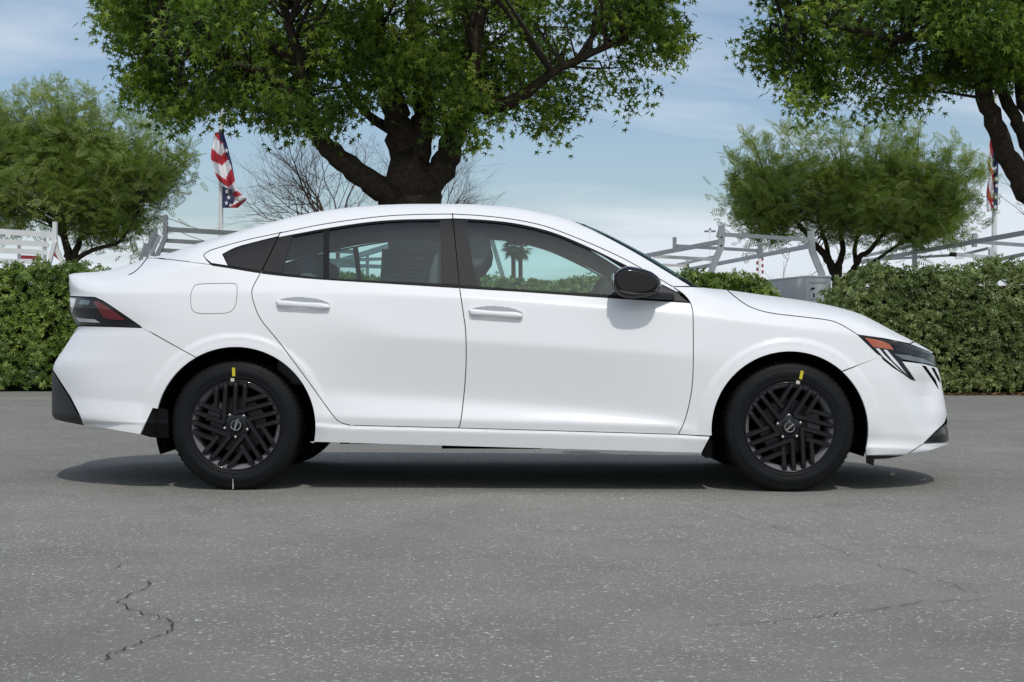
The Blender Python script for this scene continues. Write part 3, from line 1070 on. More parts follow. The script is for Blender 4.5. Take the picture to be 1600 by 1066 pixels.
both('pillar_cover', [[(435, 371.4), (457.4, 367), (440.8, 427), (409.5, 423.8)]], 'pillar_black', parents=rdoor, gap=0.3, off=0.001)
both('pillar_cover', [[(687.6, 343), (707.2, 342.2), (717.8, 445.6), (689, 443.4)]], 'pillar_black', parents=rdoor, gap=0.3, off=0.001)
both('pillar_cover', [[(708.2, 342.2), (726.4, 343), (745.8, 447.6), (718.2, 446.2)]], 'pillar_black', parents=fdoor, gap=0.3, off=0.001)
both('belt_trim', [BELT_TOP_R + [(717.9, 450)] + rev(BELT_R)], 'trim_black', parents=rdoor, gap=0.25, off=-0.002)
both('belt_trim', [BELT_TOP_F + [(1076, 473)] + rev(BELT_F)], 'trim_black', parents=fdoor, gap=0.25, off=-0.002)
W3 = [p for p in WIN_F if 727 < p[0] < 1000]
both('window_seal', [[(p[0], p[1] - 0.1) for p in W3] + [(p[0] - 0.4, p[1] + 2.6) for p in rev(W3)]], 'trim_black', parents=fdoor, gap=0.0, off=-0.001, flange=0.006)
W4 = [p for p in WIN_R if 457 < p[0] < 688]
both('window_seal', [[(p[0], p[1] - 0.1) for p in W4] + [(p[0], p[1] + 2.6) for p in rev(W4)]], 'trim_black', parents=rdoor, gap=0.0, off=-0.001, flange=0.006)
both('mirror_sail', [[(999, 428), (1035, 446.8), (1057.5, 457.4), (1075.5, 472), (1010, 466), (952, 461.5), (961, 455)]], 'plastic_black', parents=fdoor, gap=0.2, off=-0.001)
both('quarter_window', [cr([(349, 397.7), (362, 390.6), (380.6, 384), (434, 370.6)], 4) + [(408, 424), (357, 415)]], 'pillar_black', parents=quarter, gap=0.2, off=0.002)
both('quarter_moulding', [RC_A[6:] + [(434.5, 369.6)] + rev(cr([(348, 397.4), (362, 389.9), (380.6, 383.2), (434.5, 369.6)], 4))[1:] + [(347.6, 397.4), (356.5, 415.6), (330, 411.5)]], 'car_white', parents=quarter, gap=0.7, off=0.002)
both('quarter_trim', [[(331, 412.6), (357, 416.2), (408, 424.5), (408, 427), (370, 420.5), (331, 415)]], 'trim_black', parents=quarter, gap=0.05, off=-0.002)

# ---- dark inner shell behind the panel gaps, floor, wheel wells
shell = [(300, 425), (329, 417), (408, 429), (475, 437), (717, 453), (950, 468), (1076, 476), (1100, 470), (1150, 476), (1250, 500), (1330, 520), (1372, 548), (1376, 580), (1352, 600)] + arch('front', 38, 184, 40, 1.5) + [(1094, 703), (700, 692), (488, 688)] + arch('rear', -8, 150, 40, 1.5) + [(240, 600), (140, 620), (125, 560), (135, 480), (170, 450), (235, 415)]
both('inner_shell', [shell], 'liner_black', off=0.022, gap=0, flange=0, grid=10)
# lining behind the gap above the windows
both('door_seal', [strip([(p[0], p[1] - 4) for p in RC_A[8:] + RC_B + RC_C], [(p[0], p[1] + 5.5) for p in RC_A[8:] + RC_B + RC_C])], 'liner_black', off=0.02, gap=0, flange=0)
both('door_seal', [[(431, 366), (443, 364), (414, 428), (402, 426)]], 'liner_black', off=0.014, gap=0, flange=0)
both('door_seal', [[(700, 338), (714, 338), (725, 450), (711, 450)]], 'liner_black', off=0.014, gap=0, flange=0)
ss = np.linspace(400, 905, 40)
loft_run(ss, TS(ss) + 0.0, D, (0.0, 1.0), 10, drop=0.028).build('headliner', M['headliner'], car)
both('roof_lining', [[(p[0], p[1] - 6) for p in RC_A[30:] + RC_B + RC_C[:-6]] + [(p[0] - 1, p[1] + 9) for p in rev(RC_A[30:] + RC_B + RC_C[:-6])]], 'headliner', off=0.035, gap=0, flange=0)

floor_mb = MB()
floor_mb.box((0.02, YC, 0.30), (1.86, 1.66, 0.12))
floor_mb.build('floor_pan', M['liner_black'], car)
for nm, x0, x1, y0, y1, z in (('underbody_blocker', -2.12, 2.05, 0.36, 2 * YC - 0.36, 0.33), ('rear_blocker', -2.02, -1.70, 0.16, 2 * YC - 0.16, 0.345), ('front_blocker', 1.72, 1.90, 0.20, 2 * YC - 0.20, 0.25), ('nose_blocker', 1.88, 2.13, 0.45, 2 * YC - 0.45, 0.235)):  # unseen flat plates added to stop sun leaking through the hollow body
    b_ = MB()
    b_.box(((x0 + x1) / 2, (y0 + y1) / 2, z), (x1 - x0, y1 - y0, 0.02))
    b_.build(nm, M['liner_black'], car)
for x, y, z, sx, sy, sz in ((-0.10, 0.36, 0.232, 0.50, 0.30, 0.075), (0.36, 0.36, 0.230, 0.36, 0.2, 0.075), (-0.78, 0.44, 0.235, 0.20, 0.12, 0.06), (0.88, 0.25, 0.222, 0.12, 0.12, 0.06)):
    b_ = MB()
    b_.box((x, y, z), (sx, sy, sz))
    b_.build('underbody_cover', M['liner_black'], car)
both('mud_flap', [[(220, 679), (238.5, 638.5), (246, 637), (262, 640), (264, 683), (256, 684.5), (235, 683.5)]], 'trim_black', gap=0.1, off=0.012)
both('mud_flap', [[(1109, 684), (1113, 690), (1113, 716), (1102, 716), (1096, 711), (1097, 707)]], 'trim_black', gap=0.1, off=0.02)

for key, (cx, cz, r) in WHEELS.items():
    angs = np.linspace(-20, 200, 60)
    S0 = cx + (r + 0.5) * np.cos(np.radians(angs))
    T0 = cz - (r + 0.5) * np.sin(np.radians(angs))
    A = at(S0, T0, D(S0, T0) + 0.004)
    B = A.copy()
    B[:, 1] = 0.36
    C0 = A.mean(0)
    V = list(A) + list(B) + [np.array([C0[0], 0.36, 0.25])]
    n = len(angs)
    F = [(i, i + 1, n + i + 1, n + i) for i in range(n - 1)] + [(n + i, n + i + 1, 2 * n) for i in range(n - 1)]
    mesh_obj('wheel_well', V, F, M['liner_black'], car)
    Vm = [np.array([v[0], 2 * YC - v[1], v[2]]) for v in V]
    mesh_obj('wheel_well', Vm, F, M['liner_black'], car)

# inner door trim
both('door_trim', [[(420, 433), (475, 440), (717, 456), (950, 471), (1060, 478), (1060, 660), (560, 650), (500, 560), (420, 470)]], 'cabin_trim', off=0.075, gap=0, flange=0, grid=14)
# ---- wheels
WR = 0.2215          # rim radius


def tyre_mesh():
    half = [(0.214, 0.020), (0.219, 0.010), (0.228, 0.006), (0.238, 0.002), (0.242, 0.0032), (0.246, 0.001), (0.262, -0.001), (0.278, 0.001), (0.282, 0.0035), (0.286, 0.004), (0.296, 0.007), (0.306, 0.012)]
    n = 216
    v, f = [], []
    tread = [(0.3145, 0.019), (0.3205, 0.028), (0.3240, 0.045), (0.3248, 0.060), (0.3190, 0.062), (0.3190, 0.070), (0.3256, 0.072), (0.3258, 0.0975), (0.3195, 0.0995)]
    prof = half + tread
    full = prof + [(r, 0.205 - y) for r, y in reversed(prof)]
    m = len(full)
    for k in range(n):
        a = 2 * math.pi * k / n
        groove = (k % 3 == 0)
        for j, (r, y) in enumerate(full):
            jj = min(j, m - 1 - j)
            if groove and jj in (12, 13, 14, 15):
                r = r - (0.0045 if jj < 15 else 0.003)
            z = r * math.sin(a)
            v.append((r * math.cos(a), y - (0.004 if z < -0.30 and jj < 12 else 0), max(z, -0.3178)))
    for k in range(n):
        k2 = (k + 1) % n
        for j in range(m - 1):
            f.append((k * m + j, k * m + j + 1, k2 * m + j + 1, k2 * m + j))
    me = bpy.data.meshes.new('tyre')
    me.from_pydata(v, [], f)
    me.materials.append(M['tyre_rubber'])
    me.polygons.foreach_set('use_smooth', [True] * len(me.polygons))
    me.update()
    return me


def finish(mb, name, mat, smooth=False, bevel=0.0):
    o = mb.build(name, mat, None, smooth, bevel)
    me = o.data
    COL.objects.unlink(o)
    bpy.data.objects.remove(o)
    return me


ME = {}
ME['tyre'] = tyre_mesh()
b = MB()
b.lathe([(WR - 0.004, 0.016), (WR + 0.0, 0.010), (WR + 0.001, 0.006), (WR - 0.002, 0.0045), (WR - 0.005, 0.006), (WR - 0.007, 0.012)], 96)
ME['rim'] = finish(b, 'wheel', M['rim_black'], True)
b = MB()
b.lathe([(WR - 0.0065, 0.0115), (WR - 0.012, 0.020), (WR - 0.024, 0.034), (WR - 0.030, 0.06), (WR - 0.032, 0.17), (WR - 0.006, 0.20)], 96)
ME['barrel'] = finish(b, 'rim_barrel', M['rim_barrel'], True)
spokes = [(0.47, 0.29, 0.875), (0.275, 0.02, 0.955), (0.05, 0.26, 0.985), (-0.155, 0.43, 0.975)]


def spoke_mesh(l, a0, a1):
    """Bar along +X in the wheel plane (x, z), offset l; bevelled top, runs out into the rim."""
    w, wt = 0.057 * WR, 0.036 * WR
    mb = MB()
    xs = [a0 * WR, (a0 + 0.05) * WR, (a1 - 0.12) * WR, (a1 - 0.03) * WR, a1 * WR]
    front = [0.0112, 0.0108, 0.0085, 0.0110, 0.017]
    zz = l * WR
    vs_ = []
    for x, y in zip(xs, front):
        vs_ += [(x, y + 0.032, zz - w), (x, y + 0.0060, zz - w), (x, y, zz - wt), (x, y, zz + wt), (x, y + 0.0060, zz + w), (x, y + 0.032, zz + w)]
    fs = []
    for i in range(len(xs) - 1):
        for j in range(5):
            fs.append((i * 6 + j, i * 6 + j + 1, (i + 1) * 6 + j + 1, (i + 1) * 6 + j))
    fs.append((5, 4, 3, 2, 1, 0))
    e = (len(xs) - 1) * 6
    fs.append(tuple(e + j for j in range(6)))
    mb.add(vs_, fs)
    return finish(mb, 'spoke', M['rim_black'], False)


for i, (l, a0, a1) in enumerate(spokes):
    ME['spoke%d' % i] = spoke_mesh(l, a0, a1)
b = MB()
b.lathe([(0.001, 0.020), (0.052, 0.020), (0.068, 0.026), (0.072, 0.05), (0.072, 0.09)], 40)
ME['hub'] = finish(b, 'hub', M['rim_black'], True)
b = MB()
b.lathe([(0.001, 0.0085), (0.030, 0.0085), (0.034, 0.0105), (0.0365, 0.016), (0.0365, 0.03)], 40)
ME['cap'] = finish(b, 'centre_cap', M['gloss_black'], True)
b = MB()
ring = [(0.0235 * math.cos(a), 0.0072, 0.0235 * math.sin(a)) for a in np.linspace(R(16), R(164), 20)]
b.tube(ring, 0.0017, 6)
b.tube([(x, y, -z) for x, y, z in ring], 0.0017, 6)
b.box((0, 0.0072, 0), (0.050, 0.003, 0.0075))
ME['emblem'] = finish(b, 'emblem', M['chrome'], False)
b = MB()
b.lathe([(0.001, 0.010), (0.006, 0.0105), (0.0085, 0.014), (0.0085, 0.03)], 12)
ME['nut'] = finish(b, 'lug_nut', M['nut_chrome'], True)
b = MB()
b.lathe([(0.07, 0.078), (0.138, 0.078), (0.140, 0.082), (0.140, 0.10), (0.07, 0.10)], 64)
ME['disc'] = finish(b, 'brake_disc', M['disc_metal'], False)
b = MB()
b.lathe([(0.001, 0.125), (0.20, 0.125)], 48)
ME['back'] = finish(b, 'brake_shield', M['liner_black'], False)
cal = []
b = MB()
for a0, a1, r0, r1, y in ((18, 62, 0.098, 0.160, 0.062),):
    aa = np.linspace(R(a0), R(a1), 9)
    pts = [(r0 * math.cos(a), y, r0 * math.sin(a)) for a in aa] + [(r1 * math.cos(a), y, r1 * math.sin(a)) for a in aa[::-1]]
    k = len(pts)
    b.add(pts + [(p[0], p[1] + 0.05, p[2]) for p in pts], [tuple(reversed(range(k)))] + [(i, (i + 1) % k, k + (i + 1) % k, k + i) for i in range(k)])
ME['caliper'] = finish(b, 'brake_caliper', M['caliper_grey'], False)
b = MB()
b.box((0, -0.0012, 0.262), (0.0145, 0.0016, 0.042))
ME['tagy'] = finish(b, 'tyre_sticker', M['sticker_yellow'])
b = MB()
b.box((-0.004, 0.0035, 0.2235), (0.018, 0.0016, 0.016), Matrix.Rotation(R(8), 3, 'Y'))
ME['tagw'] = finish(b, 'rim_sticker', M['sticker_pale'])
b = MB()
b.box((0, -0.0012, 0.296), (0.005, 0.0014, 0.03)).box((0.002, -0.0005, 0.272), (0.003, 0.0022, 0.02))
ME['chalk'] = finish(b, 'chalk_mark', M['chalk'])


def part(name, me, parent, loc=(0, 0, 0), rot=(0, 0, 0)):
    o = bpy.data.objects.new(name, me)
    link(o, parent)
    o.location = Vector(o.location) + Vector(loc)
    o.rotation_euler = rot
    return o


def wheel(cx, cz, Y, theta, far=False, tag_a=0.0, cal_a=0.0, chalk=False):
    c = at(cx, cz, 0.03)
    w = part('wheel', ME['rim'], car, (c[0], Y if not far else 2 * YC - Y, 0.3175), (0, 0, math.pi if far else 0))
    # turning about Y: Blender's +Y rotation takes X towards -Z
    part('tyre', ME['tyre'], w)
    part('rim_barrel', ME['barrel'], w)
    for g in range(5):
        a = theta + 72 * g
        for i in range(4):
            part('spoke', ME['spoke%d' % i], w, (0, 0, 0), (0, -R(a), 0))
        na = theta + 18 + 18 + 72 * g
        part('lug_nut', ME['nut'], w, (0.0585 * math.cos(R(na)), 0.004, 0.0585 * math.sin(R(na))))
    part('hub', ME['hub'], w)
    part('centre_cap', ME['cap'], w)
    part('emblem', ME['emblem'], w, (0, 0, 0), (0, -R(theta - 15), 0))
    part('brake_disc', ME['disc'], w)
    part('brake_shield', ME['back'], w)
    part('brake_caliper', ME['caliper'], w, (0, 0, 0), (0, -R(cal_a), 0))
    part('tyre_sticker', ME['tagy'], w, (0, 0, 0), (0, R(tag_a), 0))
    part('rim_sticker', ME['tagw'], w, (0, 0, 0), (0, R(tag_a - 1), 0))
    if chalk:
        part('chalk_mark', ME['chalk'], w, (0, 0, 0), (0, R(182), 0))
    return w


wheel(367.8, 667.4, 0.030, 87, tag_a=-2, cal_a=110, chalk=True)
wheel(1234.4, 671.8, 0.030, 57, tag_a=12, cal_a=-30)
wheel(367.8, 667.4, 0.030, 40, far=True)
wheel(1234.4, 671.8, 0.030, 10, far=True)


# ---- door handles and wing mirrors
def inflate(outline, Y0, hf, hb, r, grid=2.0):
    """Cushion-like solid over an outline measured on the photograph, thickest r px in from its edge."""
    pl = [(p[0], p[1], False) for p in resample(outline, grid)]
    xs, ys = [p[0] for p in pl], [p[1] for p in pl]
    gx, gy = np.meshgrid(np.arange(min(xs), max(xs), grid), np.arange(min(ys), max(ys), grid * .8))
    gx, gy = gx.ravel(), gy.ravel()
    ok = inside(gx, gy, pl) & (seg_dist(gx, gy, pl) > grid * 0.3)
    n = len(pl)
    ex, ey = [], []
    allp = [(p[0], p[1]) for p in pl] + list(zip(gx[ok], gy[ok]))
    V2, _, F, *_ = delaunay_2d_cdt([Vector(p) for p in allp], [(i, (i + 1) % n) for i in range(n)], [], 0, 1e-5)
    S, T = np.array([v[0] for v in V2]), np.array([v[1] for v in V2])
    F = np.array([list(f) for f in F])
    F = F[inside(S[F].mean(1), T[F].mean(1), pl)]
    d = np.clip(seg_dist(S, T, pl) / r, 0, 1)
    h = np.sqrt(1 - (1 - d) ** 2)
    A, B = at(S, T, Y0 - hf * h), at(S, T, Y0 + hb * h)
    k = len(S)
    faces = [tuple(f) for f in F] + [tuple(k + i for i in reversed(f)) for f in F]
    me = bpy.data.meshes.new('tmp')
    me.from_pydata([tuple(map(float, p)) for p in np.concatenate([A, B])], [], [tuple(map(int, f)) for f in faces])
    bm = bmesh.new()
    bm.from_mesh(me)
    bmesh.ops.remove_doubles(bm, verts=bm.verts, dist=1e-5)
    bmesh.ops.recalc_face_normals(bm, faces=bm.faces)
    V = [v.co.copy() for v in bm.verts]
    bm.verts.index_update()
    F = [tuple(v.index for v in f.verts) for f in bm.faces]
    bm.free()
    bpy.data.meshes.remove(me)
    return V, F


def both_solid(name, VF, mat, parents):
    V, F = VF
    a = mesh_obj(name, V, F, M[mat], parents[0])
    b = mesh_obj(name, [(v[0], 2 * YC - v[1], v[2]) for v in V], [tuple(reversed(f)) for f in F], M[mat], parents[1])
    return a, b


HB = [(431, 470.5), (434, 468.8), (445, 469.6), (460, 471), (474, 472.2), (490, 472.8), (503, 473.6), (513, 476), (515.6, 478.6), (514.6, 482.4), (508, 483.6), (492, 482.8), (474, 481.4), (455, 480.2), (440, 479.4), (433, 477.6)]
for dx, dy, dr in ((0, 0, rdoor), (301.5, 14, fdoor)):
    o = [(p[0] + dx, p[1] + dy) for p in cr(HB + HB[:1], 3)[:-1]]
    both_solid('door_handle', inflate(o, 0.020, 0.026, 0.004, 3.2, 1.4), 'car_white', dr)
MO = [(957, 429.5), (961, 424.5), (969, 419.5), (982.5, 416.2), (1000, 419), (1012, 422.5), (1022, 427.5), (1031, 436), (1033, 443), (1031.5, 450), (1026, 456.5), (1015, 461.5), (1000, 464.6), (985, 465.3), (975, 463.8), (965, 458), (958, 448)]
mo = cr(MO + MO[:1], 3)[:-1]
mirror = both_solid('wing_mirror', inflate([(p[0], p[1]) for p in mo], -0.035, 0.064, 0.07, 7.5, 1.6), 'gloss_black', (car, car))
lo = cr([(958.5, 447), (968, 449), (985, 452.5), (1005, 454.8), (1028, 454), (1023, 459.5), (1010, 463.8), (997, 466), (983, 466.4), (974, 464.6), (964, 458.6), (958.5, 447)], 3)[:-1]
both_solid('mirror_base', inflate([(p[0], p[1]) for p in lo], -0.036, 0.066, 0.07, 6, 2.0), 'plastic_black', mirror)
arm = MB()
pa, pb = at(1002, 459.5, -0.02), at(1050, 464, 0.085)
arm.bar(pa, pb, 0.05, 0.034)
ao = arm.build('mirror_arm', M['plastic_black'], mirror[0], bevel=0.008)
arm = MB()
arm.bar((pa[0], 2 * YC - pa[1], pa[2]), (pb[0], 2 * YC - pb[1], pb[2]), 0.05, 0.034)
arm.build('mirror_arm', M['plastic_black'], mirror[1], bevel=0.008)
for i, o in enumerate(mirror):
    g = MB()
    c = at(958.5, 438, -0.035)
    y = c[1] if i == 0 else 2 * YC - c[1]
    g.box((c[0] - 0.002, y, c[2]), (0.006, 0.10, 0.065))
    g.build('mirror_glass', M['chrome'], o, bevel=0.002)


# ---- interior
def prism(outline, Y, y0, y1, name, mat, bevel=0.03):
    P = at([p[0] for p in outline], [p[1] for p in outline], Y)
    k = len(P)
    mb = MB()
    mb.add([(p[0], y0, p[2]) for p in P] + [(p[0], y1, p[2]) for p in P],
           [tuple(range(k)), tuple(reversed(range(k, 2 * k)))] + [(i, k + i, k + (i + 1) % k, (i + 1) % k) for i in range(k)])
    o = mb.build(name, M[mat], car, bevel=bevel, seg=3)
    return o


for yc in (0.53, 1.29):
    prism([(662, 560), (668, 470), (675, 425), (683, 402), (694, 392), (714, 394), (734, 424), (746, 452), (752, 560)], 0.53, yc - .23, yc + .23, 'seat_back', 'seat_fabric', 0.035)
    prism([(728, 374), (745, 364), (761, 367), (768, 383), (765, 402), (752, 421), (735, 424), (727, 405)], 0.53, yc - .13, yc + .13, 'headrest', 'seat_fabric', 0.022)
    prism([(752, 548), (760, 520), (880, 505), (900, 520), (900, 580), (745, 580)], 0.53, yc - .25, yc + .25, 'seat_cushion', 'seat_fabric', 0.03)
    prism([(468, 402), (480, 396), (493, 400), (499, 414), (496, 432), (474, 432), (466, 416)], 0.5, yc - .12, yc + .12, 'headrest', 'seat_fabric', 0.02)
prism([(440, 600), (458, 470), (478, 430), (500, 430), (522, 470), (540, 600)], 0.5, 0.24, 1.58, 'rear_seat_back', 'seat_fabric', 0.03)
prism([(540, 560), (545, 530), (640, 525), (650, 580), (540, 590)], 0.5, 0.24, 1.58, 'rear_seat_cushion', 'seat_fabric', 0.03)
prism([(922, 475), (934, 448), (952, 440), (985, 443), (1040, 458), (1080, 474), (1085, 580), (930, 580)], 0.3, 0.17, 1.65, 'dashboard', 'dash_plastic', 0.02)
prism([(330, 424), (470, 436), (470, 460), (330, 450)], 0.4, 0.24, 1.58, 'parcel_shelf', 'dash_plastic', 0.01)
st = MB()
stc = at(918, 482, 1.29)
stn = Vector((-0.9, 0, 0.44)).normalized()
su, sv = Vector((0, 1, 0)), stn.cross(Vector((0, 1, 0))).normalized()
st.tube([Vector(stc) + (su * math.cos(a) + sv * math.sin(a)) * 0.18 for a in np.linspace(0, 2 * math.pi, 33)], 0.015, 8, False)
st.bar(Vector(stc) - su * 0.17, Vector(stc) + su * 0.17, 0.03, 0.05)
st.bar(Vector(stc), Vector(stc) - stn * 0.22, 0.06)
st.build('steering_wheel', M['dash_plastic'], car, True)
pp = at([597, 690, 690, 594], [389, 391.5, 443, 441], 1.545)
label_mb = MB()
label_mb.add([p for p in pp] + [(p[0], p[1] + 0.002, p[2]) for p in pp], [(0, 1, 2, 3), (7, 6, 5, 4), (0, 4, 5, 1), (1, 5, 6, 2), (2, 6, 7, 3), (3, 7, 4, 0)])
sheet = label_mb.build('window_sheet', M['paper'], car)
for k in range(7):
    x0, x1 = (600, 650) if k % 2 else (603, 684)
    q = at([x0, x1, x1, x0], [396 + k * 6, 397 + k * 6, 399.5 + k * 6, 398.5 + k * 6], 1.543)
    t_ = MB()
    t_.add(list(q), [(0, 1, 2, 3)])
    t_.build('printed_block', M['print_grey'], sheet)
# =================================================================== plants
RNG = np.random.default_rng(7)
random.seed(7)
leaf_mat('maple_leaf', [(0.050, 0.098, 0.016), (0.105, 0.190, 0.026), (0.200, 0.305, 0.042), (0.360, 0.450, 0.075)], 0.42, 0.45, 0.35)
leaf_mat('pinnate_leaf', [(0.085, 0.135, 0.028), (0.160, 0.230, 0.046), (0.250, 0.325, 0.078), (0.370, 0.440, 0.180)], 0.45, 0.5, 0.3)
leaf_mat('hedge_leaf', [(0.045, 0.088, 0.015), (0.105, 0.175, 0.026), (0.185, 0.265, 0.044), (0.300, 0.380, 0.085)], 0.22, 0.36, 0.5)
leaf_mat('shrub_leaf', [(0.055, 0.085, 0.022), (0.112, 0.158, 0.042), (0.185, 0.240, 0.070), (0.285, 0.335, 0.120)], 0.20, 0.40, 0.5)
leaf_mat('dry_leaf', [(0.10, 0.055, 0.025), (0.22, 0.13, 0.06), (0.30, 0.20, 0.10)], 0.1, 0.8, 0.2)
pmat('bark', (0.050, 0.040, 0.030), 0.95, spec=0.1, noise=0.45, nscale=14, bump=0.9, bscale=30)
pmat('bark_thin', (0.060, 0.050, 0.042), 0.95, spec=0.1, noise=0.3, nscale=9)
pmat('twig_bare', (0.115, 0.090, 0.075), 0.95, spec=0.1, noise=0.25, nscale=5)
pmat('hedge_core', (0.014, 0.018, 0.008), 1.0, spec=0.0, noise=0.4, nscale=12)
pmat('flower_cream', (0.50, 0.47, 0.30), 0.8)


def rand_frames(n, up_bias, direction=None, spread=1.0):
    """Random leaf frames: axis a (leaf length), b (leaf width), c (face normal)."""
    c = RNG.normal(size=(n, 3))
    c /= np.linalg.norm(c, axis=1)[:, None]
    c = c + np.asarray(up_bias)
    c /= np.linalg.norm(c, axis=1)[:, None] + 1e-9
    a = RNG.normal(size=(n, 3)) * spread
    if direction is not None:
        a = a + direction
    a = a - c * (a * c).sum(1)[:, None]
    a /= np.linalg.norm(a, axis=1)[:, None] + 1e-9
    return a, np.cross(c, a), c


def scatter(centers, frames, sizes, tmpl, faces):
    """Copies of a small template (x along a, y along b, z along c) -> V, F."""
    a, b, c = frames
    t = np.asarray(tmpl, float)
    V = centers[:, None, :] + sizes[:, None, None] * (t[None, :, 0, None] * a[:, None] + t[None, :, 1, None] * b[:, None] + t[None, :, 2, None] * c[:, None])
    n, k = len(centers), len(t)
    F = (np.asarray(faces)[None] + (np.arange(n) * k)[:, None, None]).reshape(-1, np.asarray(faces).shape[1])
    return V.reshape(-1, 3), F


# five-pointed leaf, stalk at the origin
_tips = [(0, 1.0), (58, .86), (118, .62), (180, .16), (-118, .62), (-58, .86)]
STAR = [(0.42, 0, 0)]
for i, (ang, rr) in enumerate(_tips):
    nx = _tips[(i + 1) % 6][0]
    nx = nx + 360 if nx < ang else nx
    STAR.append((0.42 + 0.58 * rr * math.cos(R(ang)), 0.58 * rr * math.sin(R(ang)), -0.10 * rr))
    m_ = (ang + nx) / 2
    q = 0.26 if i not in (2, 3) else 0.24
    STAR.append((0.42 + 0.58 * q * math.cos(R(m_)), 0.58 * q * math.sin(R(m_)), 0.02))
STAR_F = [(0, 1 + i, 1 + (i + 1) % 12) for i in range(12)]
# feathered leaf
PIN, PIN_F = [], []
for i in range(6):
    x = 0.16 + i * 0.14
    L = 0.30 * (1 - 0.06 * abs(i - 2))
    for sg in (-1, 1):
        k = len(PIN)
        PIN += [(x, 0, 0), (x + 0.02, sg * L * 0.5, -0.03), (x + 0.12, sg * L, -0.09), (x + 0.10, sg * L * 0.45, -0.03)]
        PIN_F.append((k, k + 1, k + 2, k + 3))
k = len(PIN)
PIN += [(0.90, 0, -0.02), (1.0, 0.05, -0.05), (1.18, 0, -0.10), (1.0, -0.05, -0.05)]
PIN_F.append((k, k + 1, k + 2, k + 3))
k = len(PIN)
PIN += [(0, 0.008, 0), (0, -0.008, 0), (0.92, -0.004, -0.02), (0.92, 0.004, -0.02)]
PIN_F.append((k, k + 1, k + 2, k + 3))
# one broad leaf with a fold
OB = [(0, 0, 0), (0.55, 0.20, 0.03), (1.0, 0, -0.05), (0.55, -0.20, 0.03)]
OB_F = [(0, 1, 2), (0, 2, 3)]
ROS, ROS_F = [], []
for i in range(7):
    az, el = i * 2 * math.pi / 7 + 0.3 * math.sin(i * 5), R(22 + 22 * ((i * 3) % 4) / 3)
    for x, y, z in [(0.06, 0, 0), (0.62, 0.19, 0.02), (1.0, 0, -0.10), (0.62, -0.19, 0.02)]:
        # rotate: leaf axis raised by el, turned by az about the shoot (z)
        r, h = x * math.cos(el) - z * math.sin(el), x * math.sin(el) + z * math.cos(el)
        ROS.append((r * math.cos(az) - y * math.sin(az), r * math.sin(az) + y * math.cos(az), h))
    ROS_F += [(4 * i, 4 * i + 1, 4 * i + 2), (4 * i, 4 * i + 2, 4 * i + 3)]


def sample_poly(poly, n):
    xs, ys = [p[0] for p in poly], [p[1] for p in poly]
    out = np.zeros((0, 2))
    while len(out) < n:
        q = np.column_stack([RNG.uniform(min(xs), max(xs), n * 2), RNG.uniform(min(ys), max(ys), n * 2)])
        out = np.concatenate([out, q[inside(q[:, 0], q[:, 1], poly)]])
    return out[:n]


def crown_points(poly, n, Yc, thick, erode=0.0, holes=(), bough=30.0):
    """Clump centres through the depth of a crown whose side view is poly: gathered in boughs, thinner far up."""
    q = sample_poly(poly, int(n * 0.5))
    q = q[(q[:, 1] > -130) | (RNG.uniform(size=len(q)) < 0.33)]
    nb = max(12, int(n / 7))
    b = q[:nb]
    db = seg_dist(b[:, 0], b[:, 1], poly)
    Yb = Yc + thick * np.sqrt(np.clip(db / 190.0, 0.03, 1)) * RNG.uniform(-1, 1, len(b))
    k = RNG.integers(0, len(b), n * 4)
    q = b[k] + RNG.normal(size=(len(k), 2)) * np.array([bough, bough * 0.62])
    Y = Yb[k] + RNG.normal(size=len(k)) * 0.35
    ok = inside(q[:, 0], q[:, 1], poly) & (seg_dist(q[:, 0], q[:, 1], poly) > erode)
    for h in holes:
        ok &= ~inside(q[:, 0], q[:, 1], h)
    return at(q[ok][:n, 0], q[ok][:n, 1], Y[ok][:n])


def limb_tree(mb, limbs, n=10):
    """limbs: list of ([(px, py, Y)...], r0, r1). Returns points along them for branching."""
    pts = []
    for path, r0, r1 in limbs:
        P = [at(*p) for p in path]
        # smooth
        Q, m = [], len(P)
        for i in range(m - 1):
            p0, p1, p2, p3 = P[max(i - 1, 0)], P[i], P[i + 1], P[min(i + 2, m - 1)]
            for k in range(5):
                u = k / 5
                Q.append(0.5 * (2 * p1 + (p2 - p0) * u + (2 * p0 - 5 * p1 + 4 * p2 - p3) * u * u + (3 * p1 - p0 - 3 * p2 + p3) * u ** 3))
        Q.append(P[-1])
        Q = np.array(Q)
        Q[1:-1] += RNG.normal(size=(len(Q) - 2, 3)) * (r1 * 0.25)
        rad = list(np.linspace(r0, r1, len(Q)) * (1 + 0.035 * RNG.normal(size=len(Q))))
        mb.tube(Q, rad, n)
        pts.append(Q)
    return np.concatenate(pts)


def twigs(mb, targets, hubs, r0=0.022, r1=0.005, sag=0.15, n=4):
    for t in targets:
        d = np.linalg.norm(hubs - t, axis=1)
        # reach from a hub that lies inwards/below
        h = hubs[np.argmin(d + 0.8 * np.maximum(0, hubs[:, 2] - t[2]) + RNG.uniform(0, 0.5, len(d)))]
        L = np.linalg.norm(t - h)
        m1 = h + (t - h) * 0.35 + np.array([0, 0, sag * L]) + RNG.normal(size=3) * 0.06 * L
        m2 = h + (t - h) * 0.72 + np.array([0, 0, sag * L * 0.7]) + RNG.normal(size=3) * 0.05 * L
        k = min(2.2, 0.6 + L * 0.45)
        mb.tube([h, m1, m2, t], [r0 * k, r0 * k * 0.7, r0 * k * 0.45, r1], n, False)


